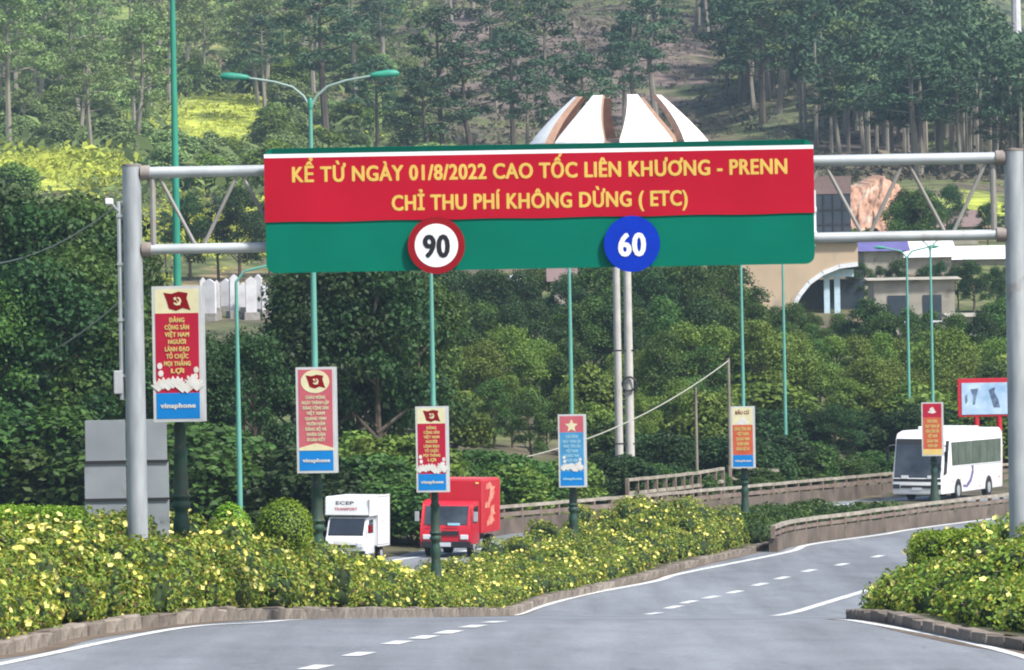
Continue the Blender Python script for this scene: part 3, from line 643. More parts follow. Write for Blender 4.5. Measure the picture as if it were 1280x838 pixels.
# ------------------------------------------------------------------ banners
def flag(parent, x, z, s, y, em=True):
    poly = [(-0.5, 0.33), (-0.2, 0.28), (0.1, 0.36), (0.45, 0.30), (0.40, 0.1), (0.55, -0.34), (0.25, -0.26), (-0.02, -0.36), (-0.3, -0.27), (-0.38, 0.02)]
    f = MB().prism([(x + a * s, z + b * s) for a, b in poly], y - 0.004, y).build('flag_print', M_dred, parent)
    if em:
        b = MB(); n = 10
        arc = [(0.16 * math.cos(R(-150 + 230 * k / n)), 0.16 * math.sin(R(-150 + 230 * k / n))) for k in range(n + 1)] + [(0.10 * math.cos(R(80 - 230 * k / n)) - 0.015, 0.10 * math.sin(R(80 - 230 * k / n)) + 0.02) for k in range(n + 1)]
        pl = [(x + (a + 0.03) * s, z + c * s) for a, c in arc]; N_ = len(pl) // 2
        for k in range(N_ - 1): b.prism([pl[k], pl[k + 1], pl[len(pl) - 2 - k], pl[len(pl) - 1 - k]], y - 0.008, y - 0.004)
        b.prism([(x + a * s, z + c * s) for a, c in [(-0.12, 0.10), (-0.05, 0.16), (0.02, 0.10), (-0.05, 0.03)]], y - 0.009, y - 0.004)
        b.prism([(x + a * s, z + c * s) for a, c in [(-0.04, 0.08), (0.0, 0.05), (0.16, -0.13), (0.12, -0.16)]], y - 0.009, y - 0.004)
        b.build('emblem', M_bcream, f)
def dove_flowers(parent, W, z0, y, n=9):
    rr = random.Random(3); b = MB()
    for k in range(n):
        cx = (k / (n - 1) - 0.5) * W * 0.78; cz = z0 + 0.12 + rr.uniform(-.05, .1)
        for j in range(5):
            a = R(20 + 35 * j); b.prism([(cx, cz - .08), (cx + .12 * math.cos(a) - .03, cz + .10 * math.sin(a)), (cx + .15 * math.cos(a), cz + .15 * math.sin(a)), (cx + .11 * math.cos(a) + .04, cz + .09 * math.sin(a))], y - 0.006 - 0.0006 * (k + j), y)
    for sx, zz in ((-0.36, 0.50), (-0.34, 0.36), (0.38, 0.42), (0.36, 0.30), (0.40, 0.16)):
        b.ellipse((sx * W, z0 + zz), 0.05, 0.06, y - 0.007, y, 10)
    b.build('flower_print', M_bwhite, parent)
def banner(d, x, px, ytop, ybot, label, scheme, lines, wfac=0.378, yaw=13):
    hh = (ybot - ytop) * d / F; W = hh * wfac; T = 0.22
    cc = P(px, ybot, d)
    o = thing('banner', label, 'banner', (cc.x, d - 0.24, cc.z), R(-yaw), 'banners on the median lamp posts')
    MB().box((0, 0, hh / 2), (W, T, hh), 0).build('light_box', M_bside, o)
    MB().box((0, -T / 2 - 0.006, hh / 2), (W + 0.004, 0.012, hh + 0.004)).build('frame', M_bframe, o)
    for zz in (0.25, hh - 0.25): MB().box((0.0, T / 2 + 0.06, zz), (0.12, 0.14, 0.05)).build('bracket', M_galv, o)
    y = -T / 2 - 0.012; iw = W * 0.88; m0 = W * 0.06
    def pan(name, z0, z1, m, dy=0.004): return MB().box((0, y - dy / 2, (z0 + z1) / 2), (iw, dy, z1 - z0)).build(name, m, o)
    bl = hh * 0.19
    def foot(z1=None):
        pan('foot_panel', m0, m0 + bl, M_bblue); lettering('vinaphone', 0, y - 0.010, m0 + bl * 0.42, iw * 0.82, bl * 0.19, M_bpale if scheme == 'blue' else M_bwhite, o, 0.06)
    def body_text(ls, zt_, zb_2, m, wmax=0.62):
        n = len(ls); st = (zt_ - zb_2) / n; lm = max(len(t) for t in ls)
        for k, t in enumerate(ls):
            lettering(t, 0, y - 0.010, zt_ - st * (k + 0.86), iw * wmax * (0.25 + 0.75 * len(t) / lm), st * 0.62, m, o, 0.065)
    zt_in = hh - m0
    if scheme == 'red':
        foot(); zsp = hh * 0.80
        pan('head_panel', zsp, zt_in, M_bcream); pan('body_panel', m0 + bl, zsp, M_bred); flag(o, 0, (zsp + zt_in) / 2, W * 0.52, y - 0.004)
        body_text(lines, zsp - 0.05, m0 + bl + hh * 0.14, M_byel); dove_flowers(o, W, m0 + bl, y - 0.004)
    elif scheme == 'pink':
        foot(); pan('body_panel', m0 + bl, zt_in, M_bpink)
        MB().ellipse((0, zt_in - W * 0.30), W * 0.37, W * 0.29, y - 0.009, y - 0.004, 24).build('medallion', M_bcream, o); flag(o, 0, zt_in - W * 0.30, W * 0.48, y - 0.009)
        MB().prism([(-iw / 2, m0 + bl), (iw / 2, m0 + bl), (iw / 2, m0 + bl + .06), (iw * .2, m0 + bl + .13), (0, m0 + bl + .17), (-iw * .2, m0 + bl + .13), (-iw / 2, m0 + bl + .06)], y - 0.010, y - 0.004).build('mound_print', M_bcream, o)
        body_text(lines, zt_in - W * 0.62, m0 + bl + 0.2, M_bcream, 0.80)
    elif scheme == 'blue':
        foot(); zsp = hh * 0.755
        pan('head_panel', zsp, zt_in, M_bpink); pan('body_panel', m0 + bl, zsp, M_bsky)
        st = [(0.5 * (1 if k % 2 == 0 else 0.45) * math.sin(k * math.pi / 5), 0.5 * (1 if k % 2 == 0 else 0.45) * math.cos(k * math.pi / 5)) for k in range(10)]
        b = MB()
        for k in range(10): b.prism([(0, zsp + hh * .085), (st[k][0] * W * .5, zsp + hh * .085 + st[k][1] * W * .5), (st[(k + 1) % 10][0] * W * .5, zsp + hh * .085 + st[(k + 1) % 10][1] * W * .5)], y - 0.009, y - 0.004)
        b.build('star_print', M_bcream, o); body_text(lines, zsp - 0.06, m0 + bl + 0.32, M_bpale, 0.75); dove_flowers(o, W * 0.8, m0 + bl, y - 0.004)
    elif scheme == 'cream':
        foot(); zsp = hh * 0.70
        pan('head_panel', zsp, zt_in, M_bcream); pan('body_panel', m0 + bl, zsp, M_borg)
        lettering('BẦU CỬ', 0, y - 0.010, zt_in - hh * 0.105, iw * 0.68, hh * 0.055, M_dred, o, 0.04)
        b = MB(); b.ellipse((0, zsp + hh * .07), W * .15, W * .13, y - 0.008, y - 0.004, 18); b.ellipse((0, zsp + hh * .035), W * .27, W * .09, y - 0.007, y - 0.004, 18); b.build('dove_print', M_bwhite, o)
        body_text(lines, zsp - 0.05, m0 + bl + 0.16, M_byel, 0.80)
    elif scheme == 'orange':
        zsp = hh * 0.72; pan('foot_panel', m0, hh * 0.13, M_byel); pan('head_panel', zsp, zt_in, M_bred); pan('body_panel', hh * 0.13, zsp, M_borg)
        b = MB(); b.ellipse((0, zsp + hh * .13), W * .13, W * .17, y - 0.009, y - 0.004, 5); b.ellipse((0, zsp + hh * .10), W * .2, W * .06, y - 0.008, y - 0.004, 10); b.build('lotus_print', M_bwhite, o)
        body_text(lines, zsp - 0.05, hh * 0.15, M_byel, 0.75)
L1 = ['ĐẢNG', 'CỘNG SẢN', 'VIỆT NAM', 'NGƯỜI', 'LÃNH ĐẠO', 'TỔ CHỨC', 'MỌI THẮNG', 'LỢI']
L2 = ['CHÀO MỪNG', 'NGÀY THÀNH LẬP', 'ĐẢNG CỘNG SẢN', 'VIỆT NAM', 'QUANG VINH', 'MUÔN NĂM', 'ĐẢNG BỘ VÀ', 'NHÂN DÂN', 'ĐOÀN KẾT']
dl = [p[0] for p in lampx]; xl = [p[1] for p in lampx]
banner(dl[0], xl[0], 226.5, 358, 527, 'largest banner, cream head with flag, red body, flowers and blue foot', 'red', L1)
banner(dl[1], xl[1], 398, 459, 591, 'faded pink banner with round cream medallion and blue foot', 'pink', L2)
banner(dl[2], xl[2], 542, 508, 615, 'cream and red banner with blue foot in front of the red truck', 'red', L1)
banner(dl[3], xl[3], 716.5, 518, 609, 'mostly blue banner with a pink head and cream star', 'blue', L2[:6])
banner(dl[4], xl[4], 929.5, 508, 585, 'cream headed orange banner with dove and blue foot', 'cream', L2[2:7])
banner(dl[5], xl[5], 1166, 503, 570, 'red and orange banner in front of the white coach', 'orange', L2[:6], 0.40)

# lamp posts of the slip roads beyond the trees
def far_lamp(px, ytop, ybot, d, label, s=1):
    p = P(px, (ytop + ybot) / 2, d); z0 = float(H(p.x, d)); zt_ = P(px, ytop, d).z; h = zt_ - z0
    o = thing('street_lamp', label, 'street lamp', (p.x, d, z0), 0, 'thin lamp posts among the trees')
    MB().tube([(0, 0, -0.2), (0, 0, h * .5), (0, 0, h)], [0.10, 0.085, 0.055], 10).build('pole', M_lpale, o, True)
    MB().lathe([(0.2, 0), (0.2, 0.4), (0.12, 0.6), (0.10, 1.0)], 10, (0, 0, -0.1)).build('base_column', M_lbase, o, True)
    for s_ in ((-1, 1) if s == 0 else (s,)):
        MB().tube([(0, 0, h - .02), (s_ * .3, 0, h + .35), (s_ * 1.2, 0, h + .55)], [0.05, 0.045, 0.04], 8).build('arm', M_lpale, o, True)
        MB().tube([(s_ * (1.15 + t), 0, h + .56 + .04 * t) for t in (0, .1, .4, .65)], [0.03, 0.08, 0.10, 0.03], 10).build('luminaire', M_lgreen, o, True)
far_lamp(297.5, 352, 612, 186, 'thin lamp post between first and second banner posts', 1)
far_lamp(980, 322, 526, 287, 'thin lamp post under the right end of the sign', 0)
far_lamp(1135, 322, 512, 300, 'thin lamp post just left of the coach banner', 0)

# ------------------------------------------------------------------ parapets with rails
def parapet(name, label, Ln, hwall, hrail, step, off=0.0, zf=zr, wallm=M_wallc, two=True):
    pts = [Vector((p[0], p[1], 0)) for p in Ln]; Q = []
    for a, b in zip(pts[:-1], pts[1:]):
        n = max(1, int(round((b - a).length / 0.1))); Q += [a.lerp(b, k / n) for k in range(n)]
    Q.append(pts[-1]); St = [Q[0]]
    for q in Q:
        if (q - St[-1]).length >= step: St.append(q)
    z = lambda q: float(zf(q.x, q.y))
    base = Vector((St[0].x, St[0].y, z(St[0]))); o = thing(name, label, 'guard rail', base); LO_ = -base
    pm = MB().box((0, 0, hrail / 2 + hwall / 2 - 0.03), (0.14, 0.16, hrail - hwall + 0.02)).mesh('post', M_raild)
    for k in range(len(St)):
        q = St[k]; a, b = St[max(k - 1, 0)], St[min(k + 1, len(St) - 1)]
        po = link('post', pm, o, Vector((q.x, q.y, z(q))) + LO_); po.rotation_euler = (0, 0, math.atan2(b.y - a.y, b.x - a.x))
    for k in range(len(St) - 1):
        a, b = St[k], St[k + 1]; za, zb2 = z(a), z(b); t = (b - a).normalized(); nr = Vector((-t.y, t.x, 0))
        def seg(nm, z0, z1, th, m, gap=0.006, jit=0.0):
            bb = MB(); A, B = a + t * gap, b - t * gap; j1 = random.uniform(-jit, jit)
            vs = [A - nr * th, A + nr * th, B + nr * th, B - nr * th]; zz = [za, za, zb2, zb2]
            bb.add([(v.x, v.y, q + z0 + j1) for v, q in zip(vs, zz)] + [(v.x, v.y, q + z1 + j1) for v, q in zip(vs, zz)], [(3, 2, 1, 0), (4, 5, 6, 7), (0, 1, 5, 4), (1, 2, 6, 5), (2, 3, 7, 6), (3, 0, 4, 7)])
            bb.build(nm, m, o, loc=LO_)
        if hwall > 0.05: seg('wall_block', -0.1, hwall, 0.16, wallm, 0.012, 0.012)
        seg('top_rail', hrail - 0.13, hrail, 0.095, M_rail, 0.004, 0.01)
        if two: seg('lower_rail', hwall + (hrail - hwall) * 0.16, hwall + (hrail - hwall) * 0.46, 0.07, M_raild, 0.004, 0.01)
        else: seg('lower_rail', hrail * .45, hrail * .56, 0.06, M_rail, 0.004, 0.01)
nearW = [(el_x(y) - 0.55, y) for y in (202, 207, 212, 216, 222, 230, 238, 246, 254, 262, 270)]
parapet('parapet', 'low concrete parapet with rails along the road in front of the coach', nearW, 0.55, 1.0, 2.0)
parapet('parapet', 'long concrete parapet with rails behind the trucks on the far carriageway', [(float(wall_x(y)), y) for y in (214, 220, 230, 240, 250, 260, 273, 288, 300)], 0.62, 1.18, 2.0)
parapet('railing', 'weathered rail fence sloping up behind the far parapet', [P(784, 600, 243).xy, P(850, 600, 251).xy, P(905, 600, 259).xy], 0.0, 1.35, 1.5, zf=H, two=False)
parapet('railing', 'short pale rail fence behind the cream headed banner', [P(912, 600, 262).xy, P(972, 600, 263).xy], 0.0, 1.25, 1.2, zf=H, two=False)

# ------------------------------------------------------------------ vehicles
def wheel(o, x, y, r_, wd, side=1):
    wl = link('wheel', None, o, (x, y, r_))
    MB().tube([(-wd / 2, 0, 0), (-wd / 2 + 0.03, 0, 0), (wd / 2 - 0.03, 0, 0), (wd / 2, 0, 0)], [r_ - 0.03, r_, r_, r_ - 0.03], 20).build('tyre', M_tyre, wl, True)
    MB().tube([(side * (wd / 2 - 0.02), 0, 0), (side * (wd / 2 + 0.012), 0, 0)], [r_ * 0.6, r_ * 0.55], 16).build('rim', M_galv, wl, True)
def vehicle(name, label, cat, x, y, ang):
    o = thing(name, label, cat, (x, y, float(zr(x, y)) + 0.012), R(-ang)); o.rotation_euler[1] = ROLL; return o
# white coach
bp = P(1146, 620, 262); bus = vehicle('coach', 'white coach with dark windscreen coming round the bend behind the parapet', 'bus', bp.x, 262, 21.5)
body = prismx(MB(), [(0.02, 0.36), (0.0, 0.95), (0.06, 1.22), (0.50, 2.98), (0.78, 3.30), (1.5, 3.42), (9.9, 3.42), (10.4, 3.2), (10.5, 2.6), (10.5, 0.42)], -1.25, 1.25).build('body', M_vwhite, bus, True, 0.09)
ws = prismx(MB(), [(0.055, 1.12), (0.04, 1.20), (0.42, 2.78), (0.56, 2.78), (0.20, 1.12)], -1.17, 1.17).build('windscreen', M_ws, bus, False, 0.02)
prismx(MB(), [(0.42, 2.785), (0.49, 3.04), (0.63, 3.02), (0.56, 2.785)], -1.17, 1.17).build('destination_panel', M_plast, bus)
prismx(MB(), [(-0.005, 0.98), (0.035, 1.115), (0.2, 1.115), (0.2, 0.98)], -1.2, 1.2).build('windscreen_sill', M_black, bus)
MB().box((0.0, 0.20, 1.9), (0.05, 0.06, 1.6), M=Matrix.Rotation(R(-13.5), 4, 'X') @ Matrix.Translation((0, 0.27, 0.05))).build('wiper_pillar', M_black, ws)
for sx, wz in ((-0.62, 0), (0.70, 0)):
    MB().box((sx, 0.030, 1.20 + wz), (0.36, 0.02, 0.16)).build('dashboard_card', M_white, bus)
prismx(MB(), [(-0.02, 0.66), (-0.02, 0.80), (0.1, 0.80), (0.1, 0.66)], -0.82, 0.82).build('grille', M_plast, bus)
MB().box((0, -0.03, 0.63), (0.5, 0.02, 0.13)).build('number_plate', M_plate, bus)
for sx in (-1, 1):
    MB().box((sx * 1.04, 0.0, 0.74), (0.34, 0.1, 0.22)).build('headlight', M_glass, bus, bevel=0.03)
    MB().tube([(sx * 1.2, 0.35, 2.75), (sx * 1.45, 0.05, 2.7), (sx * 1.47, 0.0, 2.45)], 0.03, 6).build('mirror_arm', M_black, bus)
    MB().box((sx * 1.47, 0.0, 2.2), (0.16, 0.12, 0.5)).build('mirror', M_black, bus, bevel=0.03)
    prismx(MB(), [(0.27, 1.25), (0.70, 2.95), (1.25, 2.95), (1.05, 2.2), (0.85, 1.35)], sx * 1.245, sx * 1.257).build('front_pillar', M_plast, bus)
    for k in range(7):
        y0 = 1.55 + k * 1.23; prismx(MB(), [(y0 + (0.18 if k == 0 else 0), 1.72), (y0, 2.86), (y0 + 1.16, 2.86), (y0 + 1.16, 1.72)], sx * 1.245, sx * 1.262).build('side_window', M_glassb, bus)
    for k in range(6):
        y0 = 1.55 + k * 1.23 + 1.16; prismx(MB(), [(y0 + .006, 1.74), (y0 + .006, 2.84), (y0 + .064, 2.84), (y0 + .064, 1.74)], sx * 1.246, sx * 1.259).build('window_post', M_plast, bus)
    for yy in (2.75, 8.0):
        prismx(MB(), [(yy + 0.62 * math.cos(a), 0.45 + 0.62 * math.sin(a)) for a in np.linspace(-0.15, math.pi + 0.15, 14)], sx * 1.246, sx * 1.256).build('wheel_arch', M_plast, bus)
        wheel(bus, sx * 1.135, yy, 0.48, 0.28, sx)
prismx(MB(), [(3.6, 0.75), (4.1, 0.72), (4.75, 1.0), (5.1, 1.45), (4.95, 1.62), (5.35, 1.66), (5.4, 1.3), (5.0, .85), (4.3, .58), (3.6, .62)], 1.247, 1.258).build('swoosh_decal', M_decal, bus)
prismx(MB(), [(3.0, 1.0), (3.5, 1.2), (3.72, 1.72), (3.55, 1.24), (3.15, .92)], 1.247, 1.258).build('swoosh_decal', M_bside, bus)
for yy in (1.5, 2.0, 3.5, 4.7, 5.9, 7.1, 8.9): MB().box((1.252, yy, 1.12), (0.012, 0.02, 1.0)).build('panel_seam', M_seam, bus)
MB().box((1.252, 5.9, 1.66), (0.014, 8.7, 0.03)).build('window_trim', M_seam, bus)
for yy, zz in ((1.9, 0.95), (6.4, 0.6), (9.8, 0.95)): MB().box((1.256, yy, zz), (0.012, 0.16, 0.07)).build('side_marker', M_borg, bus)
MB().box((0, 4.2, 3.50), (1.7, 2.6, 0.18)).build('air_conditioner', M_vwhite, bus, bevel=0.06)
MB().box((0, 7.9, 3.46), (1.2, 1.0, 0.12)).build('roof_hatch', M_vwhite, bus, bevel=0.04)

# red box truck
tp = P(557, 699, 197); tr = vehicle('box_truck', 'red box truck with cab facing us on the far carriageway', 'truck', tp.x, 197, 13)
cab = prismx(MB(), [(0.0, 0.45), (-0.02, 0.95), (0.04, 1.2), (0.36, 1.93), (0.55, 2.0), (1.45, 2.02), (1.5, 0.45)], -0.93, 0.93).build('cab', M_vred, tr, True, 0.06)
prismx(MB(), [(0.045, 1.13), (0.025, 1.2), (0.315, 1.86), (0.45, 1.86), (0.2, 1.13)], -0.80, 0.80).build('windscreen', M_ws, tr, False, 0.02)
for sx in (-0.45, 0.25): MB().box((sx, -0.035, 1.15), (0.5, 0.02, 0.03)).build('wiper', M_black, tr)
MB().box((0.3, 0.05, 1.2), (0.45, 0.05, 0.10)).build('dashboard_card', M_bpale, tr)
prismx(MB(), [(-0.03, 0.35), (-0.05, 0.58), (0.1, 0.58), (0.1, 0.35)], -0.94, 0.94).build('bumper', M_plast, tr, False, 0.02)
MB().box((0, -0.028, 0.88), (1.0, 0.03, 0.16)).build('grille', M_plast, tr)
MB().box((0, -0.06, 0.47), (0.42, 0.02, 0.15)).build('number_plate', M_plate, tr)
for sx in (-1, 1):
    MB().box((sx * 0.70, -0.02, 0.74), (0.30, 0.06, 0.18)).build('headlight', M_lens, tr, bevel=0.03)
    prismx(MB(), [(0.35, 1.25), (0.56, 1.82), (1.22, 1.85), (1.22, 1.25)], sx * 0.925, sx * 0.937).build('side_window', M_glass, tr)
    MB().tube([(sx * 0.9, 0.25, 1.75), (sx * 1.08, 0.12, 1.75), (sx * 1.08, 0.12, 1.2)], 0.015, 6).build('mirror_arm', M_black, tr)
    MB().box((sx * 1.10, 0.10, 1.48), (0.16, 0.06, 0.36)).build('mirror', M_bside, tr, bevel=0.02)
    wheel(tr, sx * 0.79, 0.78, 0.36, 0.22, sx); wheel(tr, sx * 0.77, 3.6, 0.36, 0.30, sx)
    prismx(MB(), [(1.30, 0.55), (1.6, 0.55), (1.6, 0.8), (1.30, 0.8)], sx * 0.75, sx * 0.9).build('step_box', M_plast, tr)
MB().box((0, 2.7, 0.62), (0.8, 3.4, 0.2)).build('chassis', M_plast, tr)
bx = MB().box((0, 3.05, 1.78), (1.94, 2.9, 1.94)).build('cargo_box', M_vred, tr, False, 0.03)
MB().box((0, 3.05, 2.775), (1.84, 2.8, 0.05)).build('box_roof', M_vredl, tr)
for sy in (1.64, 4.46): MB().box((0.972, sy, 1.78), (0.03, 0.07, 1.86)).build('corner_trim', M_vredl, bx)
b = MB(); rr = random.Random(5)
for k in range(9):
    y0 = 2.1 + 0.22 * (k % 4) + rr.uniform(0, .4); z0 = 1.05 + k * 0.17; b.add([(0.976 + .0005 * k, y0, z0), (0.976 + .0005 * k, y0 + rr.uniform(.5, 1.2), z0 + rr.uniform(-.05, .1)), (0.976 + .0005 * k, y0 + rr.uniform(.3, 1.0), z0 + .26), (0.976 + .0005 * k, y0 + .1, z0 + .2)], [(0, 1, 2, 3)])
b.build('side_print', mat('print_truck', (0.66, 0.36, 0.24), 0.5, (0.60, 0.10, 0.09), 3), bx)

for k in range(5): MB().box((0.9715, 1.95 + k * 0.55, 1.78), (0.012, 0.035, 1.8)).build('panel_rib', M_vredl, bx)
for sx in (-0.8, 0.8): MB().box((sx, 1.59, 2.66), (0.12, 0.03, 0.06)).build('marker_light', M_byel, tr)
# small white box truck
wp = P(431, 700, 191); wt = vehicle('small_truck', 'small white box truck partly hidden by the flowering hedge', 'truck', wp.x, 191, 14)
prismx(MB(), [(0.0, 0.35), (-0.02, 0.85), (0.12, 1.05), (0.42, 1.62), (0.6, 1.68), (1.35, 1.68), (1.35, 0.35)], -0.72, 0.72).build('cab', M_vwhite, wt, True, 0.05)
prismx(MB(), [(0.085, 0.97), (0.085, 1.05), (0.375, 1.60), (0.5, 1.60), (0.3, 0.97)], -0.64, 0.64).build('windscreen', M_glass, wt, False, 0.015)
prismx(MB(), [(-0.03, 0.28), (-0.05, 0.48), (0.1, 0.48), (0.1, 0.28)], -0.73, 0.73).build('bumper', M_plast, wt, False, 0.02)
MB().box((0, -0.03, 0.64), (0.8, 0.02, 0.10)).build('grille', M_plast, wt)
wbx = prismx(MB(), [(1.4, 0.6), (1.4, 1.72), (0.30, 1.72), (0.36, 2.30), (0.44, 2.38), (3.0, 2.38), (3.0, 0.6)], -0.82, 0.82).build('cargo_box', M_vwhite, wt, False, 0.025)
for sx in (-1, 1):
    MB().box((sx * 0.56, -0.02, 0.68), (0.24, 0.06, 0.18)).build('headlight', M_lens, wt, bevel=0.03)
    prismx(MB(), [(0.42, 1.08), (0.58, 1.55), (1.15, 1.56), (1.15, 1.08)], sx * 0.717, sx * 0.729).build('side_window', M_glass, wt)
    MB().box((sx * 0.86, 0.2, 1.25), (0.14, 0.06, 0.26)).build('mirror', M_dred if sx > 0 else M_black, wt, bevel=0.02)
    wheel(wt, sx * 0.62, 0.62, 0.29, 0.17, sx); wheel(wt, sx * 0.62, 2.3, 0.29, 0.17, sx)
MB().box((0, 2.0, 0.5), (0.7, 1.9, 0.18)).build('chassis', M_plast, wt)
for yy in (1.42, 2.98): MB().box((0.822, yy, 1.5), (0.012, 0.04, 1.74)).build('edge_trim', M_seam, wbx)
for zz in (0.64, 2.34): MB().box((0.822, 2.2, zz), (0.012, 1.5, 0.035)).build('edge_trim', M_seam, wbx)
MB().box((0.825, 2.05, 1.45), (0.014, 0.05, 0.10)).build('side_marker', M_bpink, wbx)
for sx in (-0.8, 0.8): MB().box((sx, 0.325, 2.05), (0.03, 0.03, 0.5)).build('edge_trim', M_seam, wbx)
MB().box((0, -0.06, 0.38), (0.40, 0.02, 0.13)).build('number_plate', M_plate, wt)
M_tdark = mat('print_dark', (0.10, 0.09, 0.12), 0.5)
lettering('ECEP', -0.1, 0.334, 2.10, 0.66, 0.12, M_tdark, wbx, 0.03).rotation_euler = (R(-5.9), 0, 0)
lettering('TRANSPORT', -0.05, 0.308, 1.90, 0.84, 0.10, M_bpink, wbx, 0.03).rotation_euler = (R(-5.9), 0, 0)

# ------------------------------------------------------------------ buildings on the slope
M_petal = mat('petal_white', (0.82, 0.82, 0.82), 0.6, (0.76, 0.76, 0.77), 0.6)
M_brick = mat('petal_brick', (0.40, 0.25, 0.17), 0.85, (0.30, 0.18, 0.13), 1.5)
M_tan = mat('tan_cladding', (0.50, 0.38, 0.26), 0.85, (0.43, 0.33, 0.23), 0.5, wear=((0.36, 0.29, 0.22), 0.4, 0.6))
M_trimw = mat('white_trim', (0.72, 0.74, 0.76), 0.6)
M_trimb = mat('pale_blue_trim', (0.50, 0.66, 0.74), 0.6)
M_dglass = mat('dark_glazing', (0.03, 0.045, 0.06), 0.15, (0.05, 0.06, 0.075), 0.6)
M_mauve = mat('mauve_cladding', (0.20, 0.14, 0.13), 0.8)
M_clay = mat('red_earth', (0.46, 0.27, 0.18), 0.95, (0.34, 0.20, 0.145), 0.5, 0.6, wear=((0.52, 0.42, 0.33), 0.45, 0.55))
M_roofw = mat('white_roof', (0.78, 0.78, 0.79), 0.6, (0.62, 0.63, 0.66), 0.7)
M_roofp = mat('violet_roof', (0.13, 0.12, 0.30), 0.6, (0.10, 0.09, 0.24), 1)
M_plas = mat('old_plaster', (0.42, 0.38, 0.32), 0.9, (0.27, 0.25, 0.21), 0.7, wear=((0.2, 0.18, 0.15), 0.9, 0.56))
M_stone = mat('white_stone', (0.62, 0.62, 0.64), 0.8, (0.45, 0.44, 0.45), 1)

fd = 500.0; fs = fd / F; fc = P(774, 178, fd); fz = float(H(fc.x, fd)); z178 = fc.z - fz; ztop = P(774, 121, fd).z - fz
fb = thing('flower_building', 'white building crown of eight curved petals rising behind the big sign', 'building', (fc.x, fd, fz))
def petal_profile(t):                    # t 0 at z178 .. 1 at top
    return 8.3 - 4.1 * (0.82 * t + 0.18 * t * t), z178 + (ztop - z178) * t
for k in range(8):
    a0 = R(22.5 + 45 * k - 5.7); b = MB(); n = 10; ring = []
    for j in range(n + 4):
        t = -0.9 + 1.9 * j / (n + 3); r_, z_ = petal_profile(max(t, 0)) if t > 0 else (8.3 + 1.6 * (-t), z178 + (ztop - z178) * t)
        wa = R(np.interp(t, [-0.9, 0, 1], [19, 17.6, 7.0])); th = np.interp(t, [0, 1], [0.95, 0.6]); row = []
        for rr_ in (r_, r_ - th):
            for q in np.linspace(-1, 1, 5): row.append((rr_ * math.sin(a0 + wa * q), -rr_ * math.cos(a0 + wa * q), z_))
        ring.append(row)
    vs = [p for row in ring for p in row]; L_ = len(ring)
    for j in range(L_ - 1):
        o_ = j * 10; p_ = o_ + 10
        for q in range(4): b.add([vs[o_ + q], vs[o_ + q + 1], vs[p_ + q + 1], vs[p_ + q]], [(0, 1, 2, 3)], 0); b.add([vs[o_ + 5 + q], vs[o_ + 6 + q], vs[p_ + 6 + q], vs[p_ + 5 + q]], [(3, 2, 1, 0)], 1)
        b.add([vs[o_], vs[o_ + 5], vs[p_ + 5], vs[p_]], [(0, 1, 2, 3)], 1); b.add([vs[o_ + 4], vs[o_ + 9], vs[p_ + 9], vs[p_ + 4]], [(3, 2, 1, 0)], 1)
    o_ = (L_ - 1) * 10
    for q in range(4): b.add([vs[o_ + q], vs[o_ + q + 1], vs[o_ + 6 + q], vs[o_ + 5 + q]], [(0, 1, 2, 3)], 0)
    b.build('petal', [M_petal, M_brick], fb)
MB().lathe([(6.6, -2), (6.6, z178 - 1), (5.4, z178 - 0.2), (2.0, z178 + 0.3)], 24).build('drum', M_brick, fb, True)
MB().lathe([(9.6, -3), (9.6, z178 - 4.0), (9.4, z178 - 3.9)], 32).build('ring_wall', M_petal, fb)

# arch-fronted building
ad = 400.0; k_ = ad / F; p0 = P(904, 395, ad); pz = float(H(P(990, 395, ad).x, ad)); ab = thing('arch_building', 'tan building with a big white edged arch half hidden by trees', 'building', (p0.x, ad, pz))
X = lambda px, py=350: P(px, py, ad).x - p0.x
Z = lambda px, py: P(px, py, ad).z - pz
arc = [(X(1073), Z(1073, 333)), (X(1050), Z(1050, 336)), (X(1030), Z(1030, 344)), (X(1013), Z(1013, 356)), (X(1001), Z(1001, 371)), (X(993), Z(993, 386)), (X(988), Z(988, 404)), (X(986), -1.0)]
MB().prism([(X(904), -1.0), (X(904), Z(904, 304)), (X(1073), Z(1073, 304))] + arc, 0, 9.0).build('facade_wall', M_tan, ab)
b = MB()
for (xa, za), (xb, zb2) in zip(arc[:-1], arc[1:]):
    t = Vector((xb - xa, 0, zb2 - za)).normalized(); nn = Vector((-t.z, 0, t.x)) * 0.32
    b.add([(xa, -0.12, za), (xb, -0.12, zb2), (xb + nn.x * -1, -0.12, zb2 - nn.z), (xa - nn.x, -0.12, za - nn.z), (xa, 0.5, za), (xb, 0.5, zb2), (xb - nn.x, 0.5, zb2 - nn.z), (xa - nn.x, 0.5, za - nn.z)], [(0, 1, 2, 3), (4, 7, 6, 5), (0, 4, 5, 1), (3, 2, 6, 7)])
b.build('arch_band', M_trimw, ab)
MB().box(((X(988) + X(1085)) / 2, 5.0, Z(1030, 370) / 2), (X(1085) - X(988), 0.4, Z(1030, 345) + 1)).build('glazed_wall', M_dglass, ab)
for px in (1034, 1047): MB().box((X(px), 0.9, Z(1040, 345) / 2 - .5), (0.42, 0.42, Z(1040, 345) + 1)).build('column', M_trimb, ab)
MB().box(((X(1030) + X(1068)) / 2, 0.9, Z(1045, 344) + 0.15), (X(1068) - X(1030), 0.6, 0.55)).build('beam', M_trimb, ab)
MB().box(((X(904) + X(1075)) / 2, 4.4, Z(990, 304) + 0.2), (X(1076) - X(902), 9.6, 0.4)).build('roof_slab', M_trimw, ab)
